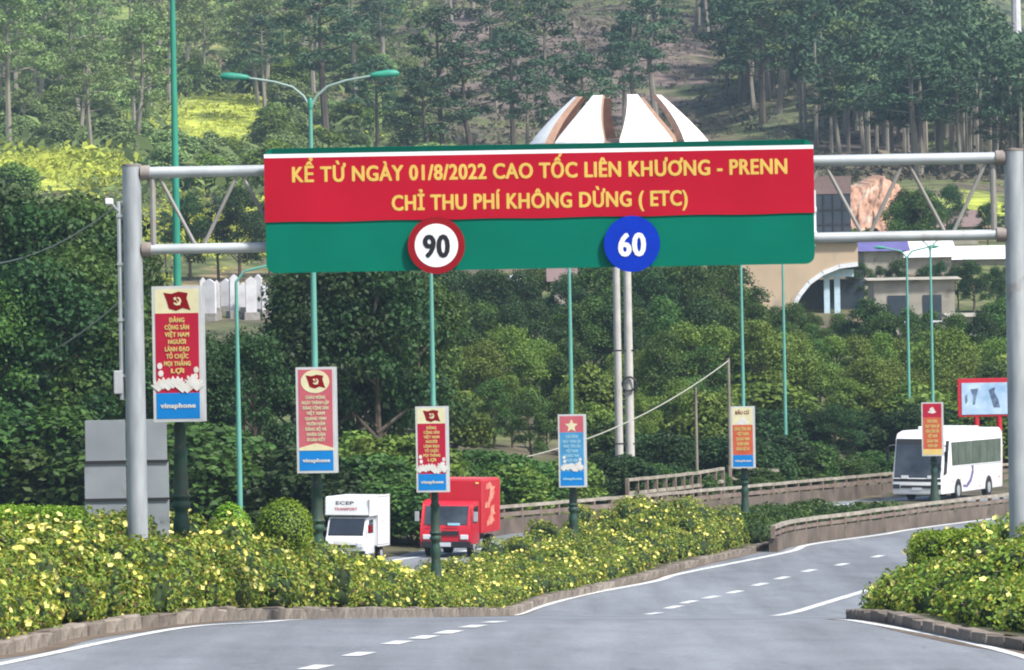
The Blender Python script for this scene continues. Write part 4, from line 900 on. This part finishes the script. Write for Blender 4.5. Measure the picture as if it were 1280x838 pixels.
# glazed block above
tx0, tx1, tz0, tz1 = X(1021, 260), X(1066, 260), Z(1040, 303) + 0.25, Z(1040, 223)
MB().box(((tx0 + tx1) / 2, 5.0, (tz0 + tz1 - 1.1) / 2), (tx1 - tx0, 5.0, tz1 - tz0 - 1.1)).build('glazed_block', M_dglass, ab)
MB().box(((tx0 + tx1) / 2, 5.0, tz1 - 0.45), (tx1 - tx0 + 0.1, 5.1, 1.3)).build('parapet_band', M_mauve, ab)
for px in (1032, 1044, 1056): MB().box((X(px, 260), 2.46, (tz0 + tz1 - 1.1) / 2), (0.07, 0.08, tz1 - tz0 - 1.1)).build('mullion', M_plast, ab)
for zz in (0.33, 0.66): MB().box(((tx0 + tx1) / 2, 2.47, tz0 + (tz1 - 1.1 - tz0) * zz), (tx1 - tx0, 0.06, 0.08)).build('transom', M_plast, ab)
for px in (1019, 1011): MB().box((X(px, 260), 2.2, (tz0 + tz1) / 2 - 0.6), (0.35, 0.4, tz1 - tz0 - 0.4)).build('pier', M_trimw, ab)
for zz in (0.1, 0.5): MB().box((X(1015, 260), 2.0, tz0 + (tz1 - tz0) * zz), (0.9, 0.3, 0.35)).build('lintel', M_trimw, ab)

# red earth cutting
ed = 455.0; V = []; nx, nz = 46, 30; rr = np.random.default_rng(4)
NZ = rr.normal(size=(nz + 8, nx + 8)); NZ = sum(np.roll(np.roll(NZ, a_, 0), b_, 1) for a_ in range(3) for b_ in range(3)) / 3 + 0.5 * rr.normal(size=NZ.shape)
for j in range(nz):
    for i in range(nx):
        u_, v_ = i / (nx - 1), j / (nz - 1); px = 1058 + 76 * u_; top = 227 + 5 * math.sin(u_ * 7) + 26 * abs(u_ - .42) ** 1.5 + 1.5 * NZ[2, i]; py = 312 + (top - 312) * v_
        p = P(px, py, ed + 6 * v_ + 0.14 * NZ[j, i]); V.append((p.x + 0.05 * NZ[j + 3, i], p.y, p.z))
i = (np.arange(nz - 1)[:, None] * nx + np.arange(nx - 1)[None]).ravel()
FQ = np.stack([i, i + 1, i + nx + 1, i + nx], 1); VV = np.array(V); top_i = np.arange(nx) + (nz - 1) * nx
back = VV[top_i].copy(); back[:, 1] += 16; back[:, 2] += 0.6; VV = np.concatenate([VV, back]); bi = np.arange(nx - 1)
FQ = np.concatenate([FQ, np.stack([top_i[:-1], top_i[1:], nz * nx + bi + 1, nz * nx + bi], 1)])
struct(link('earth_bank', npmesh('earth_bank', VV, FQ, M_clay, smooth=True)))

def shed(name, label, px0, px1, ywall, yeave, yridge, d, wallm, roofm, depth=9.0, cat='shed', openings=0, hip=0.0):
    a = P(px0, yeave, d); c = P(px1, yeave, d); x0, x1 = a.x, c.x; zg = float(H((x0 + x1) / 2, d)); zg = min(zg, P(px0, ywall, d).z)
    ze = (a.z + c.z) / 2 - zg; zd = P((px0 + px1) / 2, yridge, d).z - zg; W = x1 - x0; o = thing(name, label, cat, ((x0 + x1) / 2, d, zg))
    MB().box((0, depth / 2, ze / 2 - .5), (W - 0.3, depth - 0.3, ze + 1)).build('wall', wallm, o)
    b = MB(); e = 0.35
    b.add([(-W / 2 - e, -e, ze), (W / 2 + e, -e, ze), (W / 2 + e - hip, depth / 2, zd), (-W / 2 - e + hip, depth / 2, zd), (-W / 2 - e, depth + e, ze), (W / 2 + e, depth + e, ze)], [(0, 1, 2, 3), (3, 2, 5, 4), (0, 3, 4), (1, 5, 2), (0, 4, 5, 1)])
    b.build('roof', roofm, o)
    for k in range(openings):
        xx = -W / 2 + W * (k + 0.7) / (openings + 0.4); w_ = link('window', None, o)
        MB().box((xx, 0.13, ze * 0.5), (min(1.3, W / openings * 0.5), 0.1, ze * 0.45)).build('pane', M_dglass, w_)
        MB().box((xx, 0.11, ze * 0.5 - ze * 0.25), (min(1.5, W / openings * 0.55), 0.16, 0.12)).build('sill', M_trimw, w_)
    return o
shed('shed', 'shed with violet blue roof beside the arch building', 1078, 1132, 326, 314, 294, 425, M_plas, M_roofp, 8)
shed('shed', 'white roofed shed right of the violet roof', 1100, 1192, 330, 322, 296, 440, M_plas, M_roofw, 12)
shed('shed', 'long low white roofed shed next to the right gantry post', 1188, 1290, 334, 324, 306, 450, M_plas, M_roofw, 10)
shed('house', 'flat grey plaster house with dark openings amid trees', 1090, 1196, 398, 350, 346, 380, M_plas, M_plas, 7, 'house', 2)
shed('shed', 'small dark roofed hut on the slope below the meadow', 1175, 1225, 292, 284, 262, 480, M_plas, M_mauve, 7)
shed('house', 'low pale plaster house near the billboard', 1190, 1240, 412, 396, 391, 360, M_plas, M_plas, 6, 'house', 1)
shed('house', 'white house fragment above the billboard by right post', 1214, 1262, 440, 420, 416, 345, M_trimw, M_stone, 5, 'house', 2)
shed('house', 'small brownish house just under the sign bottom edge', 690, 716, 378, 352, 335, 355, M_plas, M_mauve, 5, 'house', 1)
shed('pavilion', 'tiny white pavilion roof under the sign left of small house', 634, 656, 368, 354, 343, 352, M_trimw, M_roofw, 3, 'pavilion', 1, 0.5)
shed('house', 'pale hut visible right under left part of the sign', 428, 448, 380, 350, 342, 352, M_tan, M_plas, 4, 'house', 1)
# white tombs on the cleared slope
rr = random.Random(9)
for k, px in enumerate([254, 262, 271, 283, 293, 304, 314, 323, 331]):
    d = 398 + rr.uniform(-4, 6); p = P(px, 380, d); z0 = float(H(p.x, d)); zt_ = P(px, rr.uniform(342, 356), d).z; h = max(1.6, min(3.6, zt_ - z0)); w_ = rr.uniform(0.35, 0.95)
    o = thing('tomb', 'small white tomb on the bare slope beside first banner, ' + ORD[k] + ' from left', 'tomb', (p.x, d, z0), rr.uniform(-.3, .3), 'white tombs on the slope')
    MB().box((0, 0, 0.2), (w_ * 1.5, 1.6, 0.6)).build('plinth', M_conc, o, bevel=0.03)
    MB().prism([(-w_ / 2, 0.5), (-w_ / 2, h - .3), (0, h), (w_ / 2, h - .3), (w_ / 2, 0.5)], -0.2, 0.2).build('headstone', M_stone, o, bevel=0.02)

# billboard
bd = 292.0; p = P(1230, 497, bd); zg = float(H(p.x, bd)); o = thing('billboard', 'red framed billboard with pale picture above the coach roof', 'billboard', (p.x, bd, zg))
bw = 66 * bd / F; bt, bb_ = P(1230, 473, bd).z - zg, P(1230, 521, bd).z - zg
MB().box((0, 0, (bt + bb_) / 2), (bw, 0.22, bt - bb_)).build('panel_box', M_vred, o, bevel=0.02)
MB().box((0.06, -0.125, (bt + bb_) / 2 - 0.06), (bw - 0.3, 0.03, bt - bb_ - 0.36)).build('picture', mat('billboard_print', (0.50, 0.64, 0.78), 0.5, (0.26, 0.42, 0.62), 1.6), o)
M_fig = mat('billboard_ink', (0.05, 0.08, 0.16), 0.5, (0.18, 0.25, 0.36), 4)
zc = (bt + bb_) / 2
for pts in ([(-0.75, 0.45), (-0.30, 0.5), (-0.42, 0.1), (-0.5, -0.35), (-0.62, -0.4), (-0.6, 0.1)], [(0.25, 0.4), (0.6, 0.55), (0.55, 0.3), (0.75, -0.1), (0.85, -0.55), (0.5, -0.55), (0.35, 0.0)], [(-1.05, 0.1), (-0.92, 0.2), (-0.9, -0.2), (-1.02, -0.35)]):
    MB().prism([(a, zc + c) for a, c in pts], -0.147, -0.140).build('figure_print', M_fig, o)
for sx in (-0.15, 0.28): MB().tube([(sx * bw, 0.05, -0.3), (sx * bw, 0.05, bb_ + 0.02)], 0.16, 10).build('post', M_vred, o, True)

# utility poles and cables
def upole(px, ytop, ybot, d, w_, label, m):
    p = P(px, ybot, d); z0 = float(H(p.x, d)) - .1; zt_ = P(px, ytop, d).z; o = thing('utility_pole', label, 'pole', (p.x, d, z0))
    MB().tube([(0, 0, 0), (0, 0, zt_ - z0)], [w_ / 2, w_ / 2 * 0.82], 12).build('shaft', m, o, True); return o
M_pole = mat('pole_concrete', (0.50, 0.48, 0.45), 0.85, (0.40, 0.38, 0.35), 1.5)
u1 = upole(774, 262, 556, 262, 0.40, 'left one of the paired concrete poles below the blue disc', M_pole)
u2 = upole(788, 262, 570, 261, 0.44, 'right one of the paired concrete poles below the blue disc', M_pole)
zz = P(788, 480, 261).z - u2.location.z
MB().tube([(0.0 + .33 * math.cos(a), -0.30, zz + .33 * math.sin(a)) for a in np.linspace(0, 6.28, 20)], 0.06, 6).build('cable_coil', M_plast, u2, True)
for zz in (2.0, 6.5): MB().box((-0.27, -0.12, zz), (0.95, 0.06, 0.08)).build('cross_strap', M_plast, u2)
upole(871, 484, 575, 262, 0.16, 'short slim pole right of the paired poles', M_barkl)
u3 = upole(912, 448, 545, 263, 0.18, 'weathered pole holding the upper end of the pale cable', M_barkl)
cp = [(470, 592), (548, 587), (600, 582), (650, 573), (697, 562), (750, 545), (790, 524), (830, 503), (870, 479), (911, 452)]
cq = []
for k in range(49):
    px = 470 + (911 - 470) * k / 48; cq.append((px, float(np.polyval(np.polyfit([c[0] for c in cp], [c[1] for c in cp], 3), px)), 234 + 29 * k / 48))
cp = cq
tag(MB().tube([P(a, b_, c) for a, b_, c in cp], 0.030, 6).build('cable', mat('pale_cable', (0.36, 0.36, 0.31), 0.7), None, True), 'pale sagging cable running up past the paired poles', 'cable')
for a, b_, lb in (((-20, 530, 212), (75, 543, 214), 'pale cable low among the trees at left edge'), ((-20, 332, 215), (152, 252, 205), 'thin wire rising to the left gantry post top'), ((-20, 470, 215), (152, 375, 205), 'thin wire crossing the dark trees at left')):
    A, B = P(*a), P(*b_); pts = [A.lerp(B, t) - Vector((0, 0, 0.5 * 4 * t * (1 - t))) for t in np.linspace(0, 1, 9)]
    tag(MB().tube(pts, 0.03 if 'thin' in lb else 0.06, 5).build('cable', mat('grey_wire', (0.3, 0.32, 0.3), 0.7), None, True), lb, 'cable')
# mast at top right
md = 760.0; mp = P(1271, 70, md); mz = float(H(mp.x, md)); o = thing('mast', 'pale thin mast standing on the ridge in upper right corner', 'mast', (mp.x, md, mz))
MB().tube([(0, 0, -1), (0, 0, P(1271, -40, md).z - mz)], [0.9, 0.6], 8).build('shaft', M_stone, o, True)
MB().box((0, 0, P(1271, -30, md).z - mz), (2.2, 0.5, 1.0)).build('antenna', M_stone, o)

# ------------------------------------------------------------------ hedges and shrubs
def reg_left(r):
    y = r.uniform(72, 204) if r.uniform() < 0.86 else r.uniform(72, 100); xr = float(line_x(KL, y)); t = r.uniform() ** 1.6
    return xr - (0.72 if y > 95 else 0.58) - t * min(4.5 if y > 95 else 2.6, xr - 0.7 - float(med_left(y)) - 0.5), y
hl = lambda x, y: float(np.interp(y, [70, 96, 108, 120, 133, 150, 165, 180, 195, 204], [1.2, 1.42, 1.55, 1.42, 1.10, 0.66, 0.58, 0.95, 1.5, 1.65])) * float(np.interp(line_x(KL, y) - x, [0.5, 1.1, 2.5], [0.68, 0.98, 1.12]))
hedge_mass('flowering_hedge', 'long flowering hedge with yellow blossoms filling the kerbed median', reg_left, 950, hl, M_hedge, 0.11, 290, 6.0, 11, rad=(0.40, 0.70), dry=0.05, yel=0.3)
def reg_right(r):
    y = r.uniform(74, 112); xl = float(line_x(KR, y)); return xl + 0.72 + r.uniform() ** 1.3 * 5.0, y
hr = lambda x, y: float(np.interp(x - line_x(KR, y), [0.6, 1.3, 2.4, 4], [0.58, 0.95, 1.45, 1.80]))
hedge_mass('flowering_hedge', 'flowering hedge with yellow blossoms on the right kerbed island', reg_right, 340, hr, M_hedge, 0.11, 310, 4.5, 12, rad=(0.40, 0.66), dry=0.03, yel=0.28)
def band(px0, px1, d0, d1):
    def f(r):
        d = r.uniform(d0, d1); return K(r.uniform(px0, px1), d)
    return f
hedge_mass('clipped_hedge', 'bright green clipped hedge behind the flowers at left edge', band(-40, 95, 97, 99), 90, lambda x, y: 1.92, M_hedgec, 0.075, 420, 0, 13, rad=(0.33, 0.42), even=True)
hedge_mass('clipped_hedge', 'bright green clipped hedge on right island near the gantry post', band(1158, 1300, 100, 103), 90, lambda x, y: 1.55, M_hedgec, 0.075, 420, 0.5, 14, rad=(0.33, 0.44), even=True)
def reg_mid(r):
    y = r.uniform(207, 233); return r.uniform(lamp_x(y) - 2.0, el_x(y) - 1.75), y
hedge_mass('wild_hedge', 'untidy dark green shrubs between the two far carriageways', reg_mid, 120, lambda x, y: 0.85, M_leafm, 0.20, 160, 0, 15, rad=(0.5, 0.8), cat='hedge')
def topiary(px, ytop, d, r_, hz, label, seed):
    x, y = K(px, d); z0 = float(zr(x, y)) + ISH - .05; zt_ = P(px, ytop, d).z - z0; o = thing('topiary_shrub', label, 'shrub', (x, y, z0), 0, 'clipped round shrubs behind the hedge')
    rs = np.random.default_rng(seed); p, dn = shell((0, 0, zt_ - hz), (r_, r_, hz), 2600, rs, 0.93, -0.8); V, Fq = leaves(p, 0.075, dn * 2.0, 0.5, 0.5, rs)
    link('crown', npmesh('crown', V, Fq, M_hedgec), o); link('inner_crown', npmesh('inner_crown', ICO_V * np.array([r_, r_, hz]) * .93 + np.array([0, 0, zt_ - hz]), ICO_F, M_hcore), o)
    MB().tube([(0, 0, -.1), (0, 0, zt_ - hz)], 0.06, 7).build('trunk', M_bark, o)
topiary(289, 631, 113, 0.44, 0.62, 'smaller clipped round shrub left of the pair by second lamp post', 21)
topiary(357, 626, 115, 0.60, 0.62, 'larger clipped dome shrub beside the second lamp post', 22)

# ------------------------------------------------------------------ trees behind the road
def plant(px, ytop, d, kind, leafm, name, label, cat, group, seed, wide=1.0, barkm=M_bark, hmin=2.0, hmax=17):
    p = P(px, ytop, d); h = p.z - float(H(p.x, d)); 
    if h < hmin * 0.6: return
    h = min(max(h, hmin), hmax); return tree(name, label, cat, p.x, d, h, kind, leafm, barkm, seed, group, wide)
rr = random.Random(31)
def row(px0, px1, step, d, dj, env, ej, kinds, label, group, wide=(0.8, 1.15), name='leafy_tree', cat='tree', **kw):
    px = px0; got = []
    while px < px1:
        yt = float(np.interp(px, [e[0] for e in env], [e[1] for e in env])) + rr.uniform(-ej, ej)
        kd, lm = rr.choice(kinds); dd = (d if not callable(d) else d(px)) + rr.uniform(-dj, dj)
        qx = px + rr.uniform(-.3, .3) * step
        t_ = plant(qx, yt, dd, kd, lm, name, label, cat, group, rr.randint(1, 4), rr.uniform(*wide), **kw)
        if t_: got.append((qx, t_))
        px += step * rr.uniform(.75, 1.25)
    for k, (q_, t_) in enumerate(sorted(got, key=lambda e: e[0])): t_['label'] = label + ', ' + ORD[k] + ' from left'
DK = [('broad', M_leafd), ('broad', M_leafd), ('broad', M_leafm)]; MD = [('broad', M_leafm), ('young', M_leafm), ('broad', M_leafd)]; LT = [('young', M_leafl), ('young', M_leafl), ('young', M_leafm), ('broad', M_leafl), ('shrub', M_leafl)]
row(-40, 170, 25, 232, 8, [(-40, 240), (60, 258), (110, 236), (150, 268), (185, 325)], 30, DK + [('pine', M_leafd), ('young', M_leafd)], 'tall dark leafy tree in the mass left of the gantry post', 'tall dark trees at left')
row(-30, 170, 40, 214, 5, [(-40, 345), (60, 325), (120, 365), (170, 395)], 40, [('broad', M_leafd), ('broad', M_leafm), ('pine', M_leafm), ('young', M_leafl)], 'nearer dark tree in front of the tall trees at left', 'nearer dark trees at left')
row(195, 335, 24, 226, 6, [(190, 400), (225, 424), (335, 420)], 8, DK, 'dark tree between first and second banner posts', 'dark trees between the first two banners')
row(368, 545, 22, 238, 8, [(345, 340), (430, 335), (545, 355)], 28, DK + [('pine', M_leafd), ('young', M_leafd)], 'dark tree below the left half of the sign', 'dark trees below the sign')
row(-30, 545, 42, 207, 4, [(-30, 480), (100, 500), (300, 520), (450, 560), (545, 590)], 20, [('shrub', M_leafd), ('shrub', M_leafm)], 'low dark bush under the trees along the far verge', 'dark bushes under the left trees', name='bush', cat='bush', wide=(1.3, 1.8))
row(210, 345, 30, 432, 10, [(210, 262), (240, 236), (300, 245), (345, 262)], 12, [('broad', M_leafd), ('pine', M_pine)], 'dark tree on the slope seen through the left truss', 'trees seen through the left truss')
row(365, 930, 26, 352, 10, [(345, 330), (600, 338), (760, 330), (930, 335)], 12, DK, 'dark tree in the back row under the sign', 'back row of trees under the sign')
row(520, 930, 34, 322, 8, [(520, 378), (700, 372), (930, 375)], 14, MD, 'mid green tree in the middle row under the sign', 'middle row of trees under the sign')
row(540, 1000, 24, 297, 7, [(540, 425), (640, 420), (760, 440), (900, 410), (1000, 402)], 14, LT, 'lighter green young tree on the bank below the sign', 'young trees on the bank below the sign')
row(545, 905, 23, 272, 6, [(545, 490), (640, 480), (760, 500), (900, 480)], 16, LT, 'low light green tree just behind the far parapet', 'low trees behind the far parapet')
row(985, 1275, 23, 338, 8, [(985, 396), (1040, 398), (1090, 380), (1150, 392), (1275, 372)], 12, MD, 'green tree in front of the arch building and plaster house', 'trees below the right buildings')
row(960, 1275, 22, 316, 7, [(960, 420), (1100, 425), (1275, 420)], 14, LT, 'light green young tree on the right bank', 'young trees on the right bank')
row(930, 1275, 23, 302, 5, [(930, 450), (1100, 460), (1190, 462), (1275, 462)], 12, LT, 'low yellowish green tree behind coach and far parapet', 'low trees behind the coach', wide=(1.2, 1.6))
row(905, 1190, 24, 293, 4, [(905, 500), (1000, 505), (1190, 512)], 8, [('shrub', M_leafd), ('young', M_leafd)], 'dark bush in the shaded strip left of the coach', 'dark bushes left of the coach', name='bush', cat='bush', wide=(1.3, 1.7))
row(590, 900, 26, lambda px: 222 + (px - 590) * 0.10 + 7, 2, [(590, 560), (700, 565), (780, 570), (900, 585)], 10, [('shrub', M_leafm), ('shrub', M_leafl), ('shrub', M_leafd)], 'rounded bush close behind the far parapet', 'bushes behind the far parapet', name='bush', cat='bush', wide=(1.1, 1.6), hmin=1.2)
row(950, 1115, 22, lambda px: 262 + (px - 950) * 0.14, 2, [(950, 575), (1115, 562)], 6, [('shrub', M_leafm)], 'low green bush edging the parapet left of the coach', 'bushes edging the parapet', name='bush', cat='bush', wide=(1.6, 2.2), hmin=0.9)
row(770, 1010, 24, 268, 3, [(770, 530), (1010, 545)], 10, [('shrub', M_leafd), ('shrub', M_leafm), ('shrub', M_leafd)], 'low dark bush in the gap behind the rail fence', 'bushes behind the rail fence', name='bush', cat='bush', wide=(1.3, 1.7))
row(440, 520, 30, 222, 3, [(440, 520), (520, 530)], 8, [('shrub', M_leafl)], 'rounded olive bush left of the third banner', 'olive bushes by the trucks', name='bush', cat='bush', wide=(1.2, 1.5))
row(905, 1015, 20, 352, 5, [(905, 348), (940, 372), (1015, 388)], 8, DK, 'dark tree hiding the foot of the arch building', 'dark trees at the foot of the arch building')
row(1122, 1160, 11, 447, 2, [(1122, 250), (1160, 236)], 8, DK, 'dark tree at the right edge of the red earth bank', 'trees beside the red earth bank')
row(1060, 1100, 18, 447, 2, [(1060, 278), (1100, 280)], 3, [('shrub', M_leafm)], 'low bush at the foot of the red earth bank', 'bushes below the red earth bank', name='bush', cat='bush')
row(1075, 1275, 26, 405, 5, [(1075, 328), (1190, 330), (1275, 336)], 6, DK, 'dark tree between the plaster house and the white sheds', 'dark trees before the white sheds')
row(1120, 1275, 30, 470, 8, [(1120, 232), (1275, 255)], 14, DK + [('pine', M_pine)], 'tree on the slope seen through the right truss', 'trees seen through the right truss')

# ------------------------------------------------------------------ pines on the hillside
big = [(112, 62, 600), (28, 95, 640), (75, 40, 700), (405, -15, 640), (590, 55, 600), (640, 42, 640), (540, 85, 580), (470, 70, 620), (655, 95, 575), (330, 20, 700), (185, 5, 720)]
for k, (px, yt, d) in enumerate(sorted(big)):
    plant(px, yt, d, 'pine', M_pinesun if px < 200 else M_pine, 'pine_tree', 'large pine on the lower hillside, ' + ORD[k] + ' from left', 'tree', 'large pines on the lower hill', rr.randint(1, 5), rr.uniform(1.2, 1.6), M_barkl, 8, 24)
def forest_front(px): return float(np.interp(px, [900, 940, 1150, 1290], [700, 668, 590, 560]))
cnt = 0; spots = []
zone = [0, 0, 0]; ZMAX = [62, 38, 150]
while cnt < 300 and sum(zone) < sum(ZMAX):
    px = rr.uniform(-40, 1320); d = 560 + (1040 - 560) * rr.random() ** 0.8; x = (px - 640) * d / F
    if px > 900:
        if d < forest_front(px) or d > 900: continue
    z_i = 0 if px < 420 else (2 if px > 900 else 1)
    if zone[z_i] >= ZMAX[z_i]: continue
    if px < 540 and rr.random() > (0.6 if d > 640 else 0.28): continue
    if 200 < px < 350 and 600 < d < 720: continue
    if any(abs(x - a) + abs(d - b_) * .4 < 3.0 for a, b_ in spots): continue
    zone[z_i] += 1; spots.append((x, d)); h = rr.uniform(13, 20) if px < 900 else rr.uniform(11, 17) * float(np.interp(px, [1100, 1290], [1, 0.72]))
    left = px < 420
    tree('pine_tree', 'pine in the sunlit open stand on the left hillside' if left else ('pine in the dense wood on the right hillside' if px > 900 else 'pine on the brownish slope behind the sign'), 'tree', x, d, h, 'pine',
         (M_pinesun if (rr.random() < (0.95 if left else 0.3)) else M_pine), M_barkl, rr.randint(1, 6), 'pines on the left hillside' if left else ('pines in the right wood' if px > 900 else 'pines on the middle slope'), rr.uniform(1.0, 1.4) if px < 900 else rr.uniform(1.4, 1.9)); cnt += 1
# undergrowth bushes on the left hill
for k in range(200):
    px = rr.uniform(-20, 560); d = rr.uniform(520, 820); x = (px - 640) * d / F
    if 205 < px < 345 and 590 < d < 720: continue
    if px < 200 and d < 600 and rr.random() < .6: continue
    tree('bush', 'low bush scattered over the left hillside', 'bush', x, d, rr.uniform(2.0, 6.0), 'shrub', rr.choice([M_leafl, M_pinesun, M_pinesun]), M_bark, rr.randint(1, 4), 'bushes on the left hillside', rr.uniform(1, 1.5))
# rough scrub and grass tufts over the open slopes
def scrub(name, n, pick, hh, seed, m):
    r = np.random.default_rng(seed); C = []; N = []; Z_ = []
    for k in range(n):
        x, y = pick(r); h = r.uniform(*hh) * (2.2 if r.uniform() < .08 else 1.0); z = float(H(x, y)); q = 10
        c = np.stack([x + r.normal(size=q) * h * .6, y + r.normal(size=q) * h * .6, z + np.abs(r.normal(size=q)) * h * .45], 1); C.append(c); N.append(np.tile([0, -.3, .5], (q, 1))); Z_.append(np.full(q, h * .75))
    V, Fq = leaves(np.concatenate(C), np.concatenate(Z_), np.concatenate(N), 0.45, 0.7, r); o = link(name, npmesh(name, V, Fq, m)); o['kind'] = 'stuff'
M_scrsun = mat('scrub_sunlit', (0.46, 0.49, 0.07), 0.8, (0.32, 0.38, 0.06), 0.06, transl=0.3, island=0.35)  # grass tufts with patchy sunlight painted into the colour
M_scrg = mat('scrub_green', (0.17, 0.22, 0.07), 0.8, (0.10, 0.14, 0.05), 0.06, transl=0.3, island=0.35)
M_scrb = mat('scrub_brown', (0.17, 0.14, 0.10), 0.9, (0.10, 0.10, 0.06), 0.06, transl=0.2, island=0.35)
def pick_patch(r):
    f = GROUND_PATCHES[[1, 2, 3, 4, 5, 7][r.integers(6)]]; x, d = hill_at(f[0], f[1]); a = r.normal() * .42; b_ = r.normal() * .42; return x + a * f[2] * d / F, d + b_ * f[3]
FC_ = [(*hill_at(GROUND_PATCHES[i_][0], GROUND_PATCHES[i_][1]), GROUND_PATCHES[i_][2], GROUND_PATCHES[i_][3]) for i_ in (1, 2, 3, 5)]
def pick_all(r):
    while True:
        d = r.uniform(500, 900); x = (r.uniform(-60, 560) - 640) * d / F
        if all(((x - a) / (w_ * b_ / F * .5)) ** 2 + ((d - b_) / (e_ * .5)) ** 2 > 0.8 for a, b_, w_, e_ in FC_): return x, d
def pick_mid(r):
    d = r.uniform(560, 980); return (r.uniform(480, 1320) - 640) * d / F, d
scrub('meadow_scrub', 2600, pick_patch, (0.35, 0.9), 61, M_scrsun)  # tufts over the painted sun patches
scrub('hillside_scrub', 3600, pick_all, (0.5, 1.5), 62, M_scrg)
scrub('dry_scrub', 3200, pick_mid, (0.4, 1.3), 63, M_scrb)
# the wood beyond, one mass
def wood(name, n, fpos, hh, seed, leafm):
    r = np.random.default_rng(seed); LC = []; LN = []; tb = MB()
    for k in range(n):
        x, y = fpos(r); z = float(H(x, y)); h = r.uniform(*hh)
        if y < 1300: tb.tube([(x, y, z - 1), (x, y, z + h * .8)], [0.28, 0.12], 5, False)
        for j in range(7):
            c = (x + r.normal() * h * .09, y + r.normal() * h * .09, z + h * (0.5 + 0.47 * j / 6)); q = h * r.uniform(.07, .11); p, d = shell(c, (q, q, q * .7), 44, r, 0.3); LC.append(p); LN.append(d)
    C = np.concatenate(LC); V, Fq = leaves(C, 0.058 * np.mean(hh), np.concatenate(LN), 0.5, 0.7, r)
    o = link(name, npmesh(name, V, Fq, leafm)); o['kind'] = 'stuff'; 
    if tb.v: t = tb.build('trunks', M_barkl, o); t['kind'] = 'stuff'
def fp1(r):
    d = r.uniform(900, 1180); px = r.choice([r.uniform(380, 600), r.uniform(820, 1100)]); return (px - 640) * d / F, d
def fp2(r):
    d = r.uniform(1450, 2250); px = r.uniform(1000, 1350); return (px - 640) * d / F, d
def fp3(r):
    px = r.uniform(905, 1320); d = forest_front(px) + r.uniform(10, 260); return (px - 640) * d / F, d
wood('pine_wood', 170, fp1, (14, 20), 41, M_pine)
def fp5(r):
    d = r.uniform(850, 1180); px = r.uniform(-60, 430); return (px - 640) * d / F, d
wood('pine_wood', 110, fp5, (13, 19), 44, M_pinesun)
wood('far_wood', 700, fp2, (16, 24), 42, M_leafd)
wood('pine_wood', 380, fp3, (12, 16), 43, M_pine)
def fp4(r):
    d = r.uniform(640, 980); px = r.uniform(-40, 560); return (px - 640) * d / F, d

# ------------------------------------------------------------------ air
hz = MB().box((0, 1280, 180), (1400, 2700, 400)).build('haze', None); hz.data.materials.clear()
m = bpy.data.materials.new('haze_air'); m.use_nodes = True; n = m.node_tree.nodes; n.remove(n['Principled BSDF'])
pv = n.new('ShaderNodeVolumePrincipled'); pv.inputs['Color'].default_value = (0.58, 0.80, 1.0, 1); pv.inputs['Density'].default_value = 0.00015; pv.inputs['Anisotropy'].default_value = 0.1
m.node_tree.links.new(pv.outputs[0], n['Material Output'].inputs['Volume']); hz.data.materials.append(m); hz['kind'] = 'stuff'
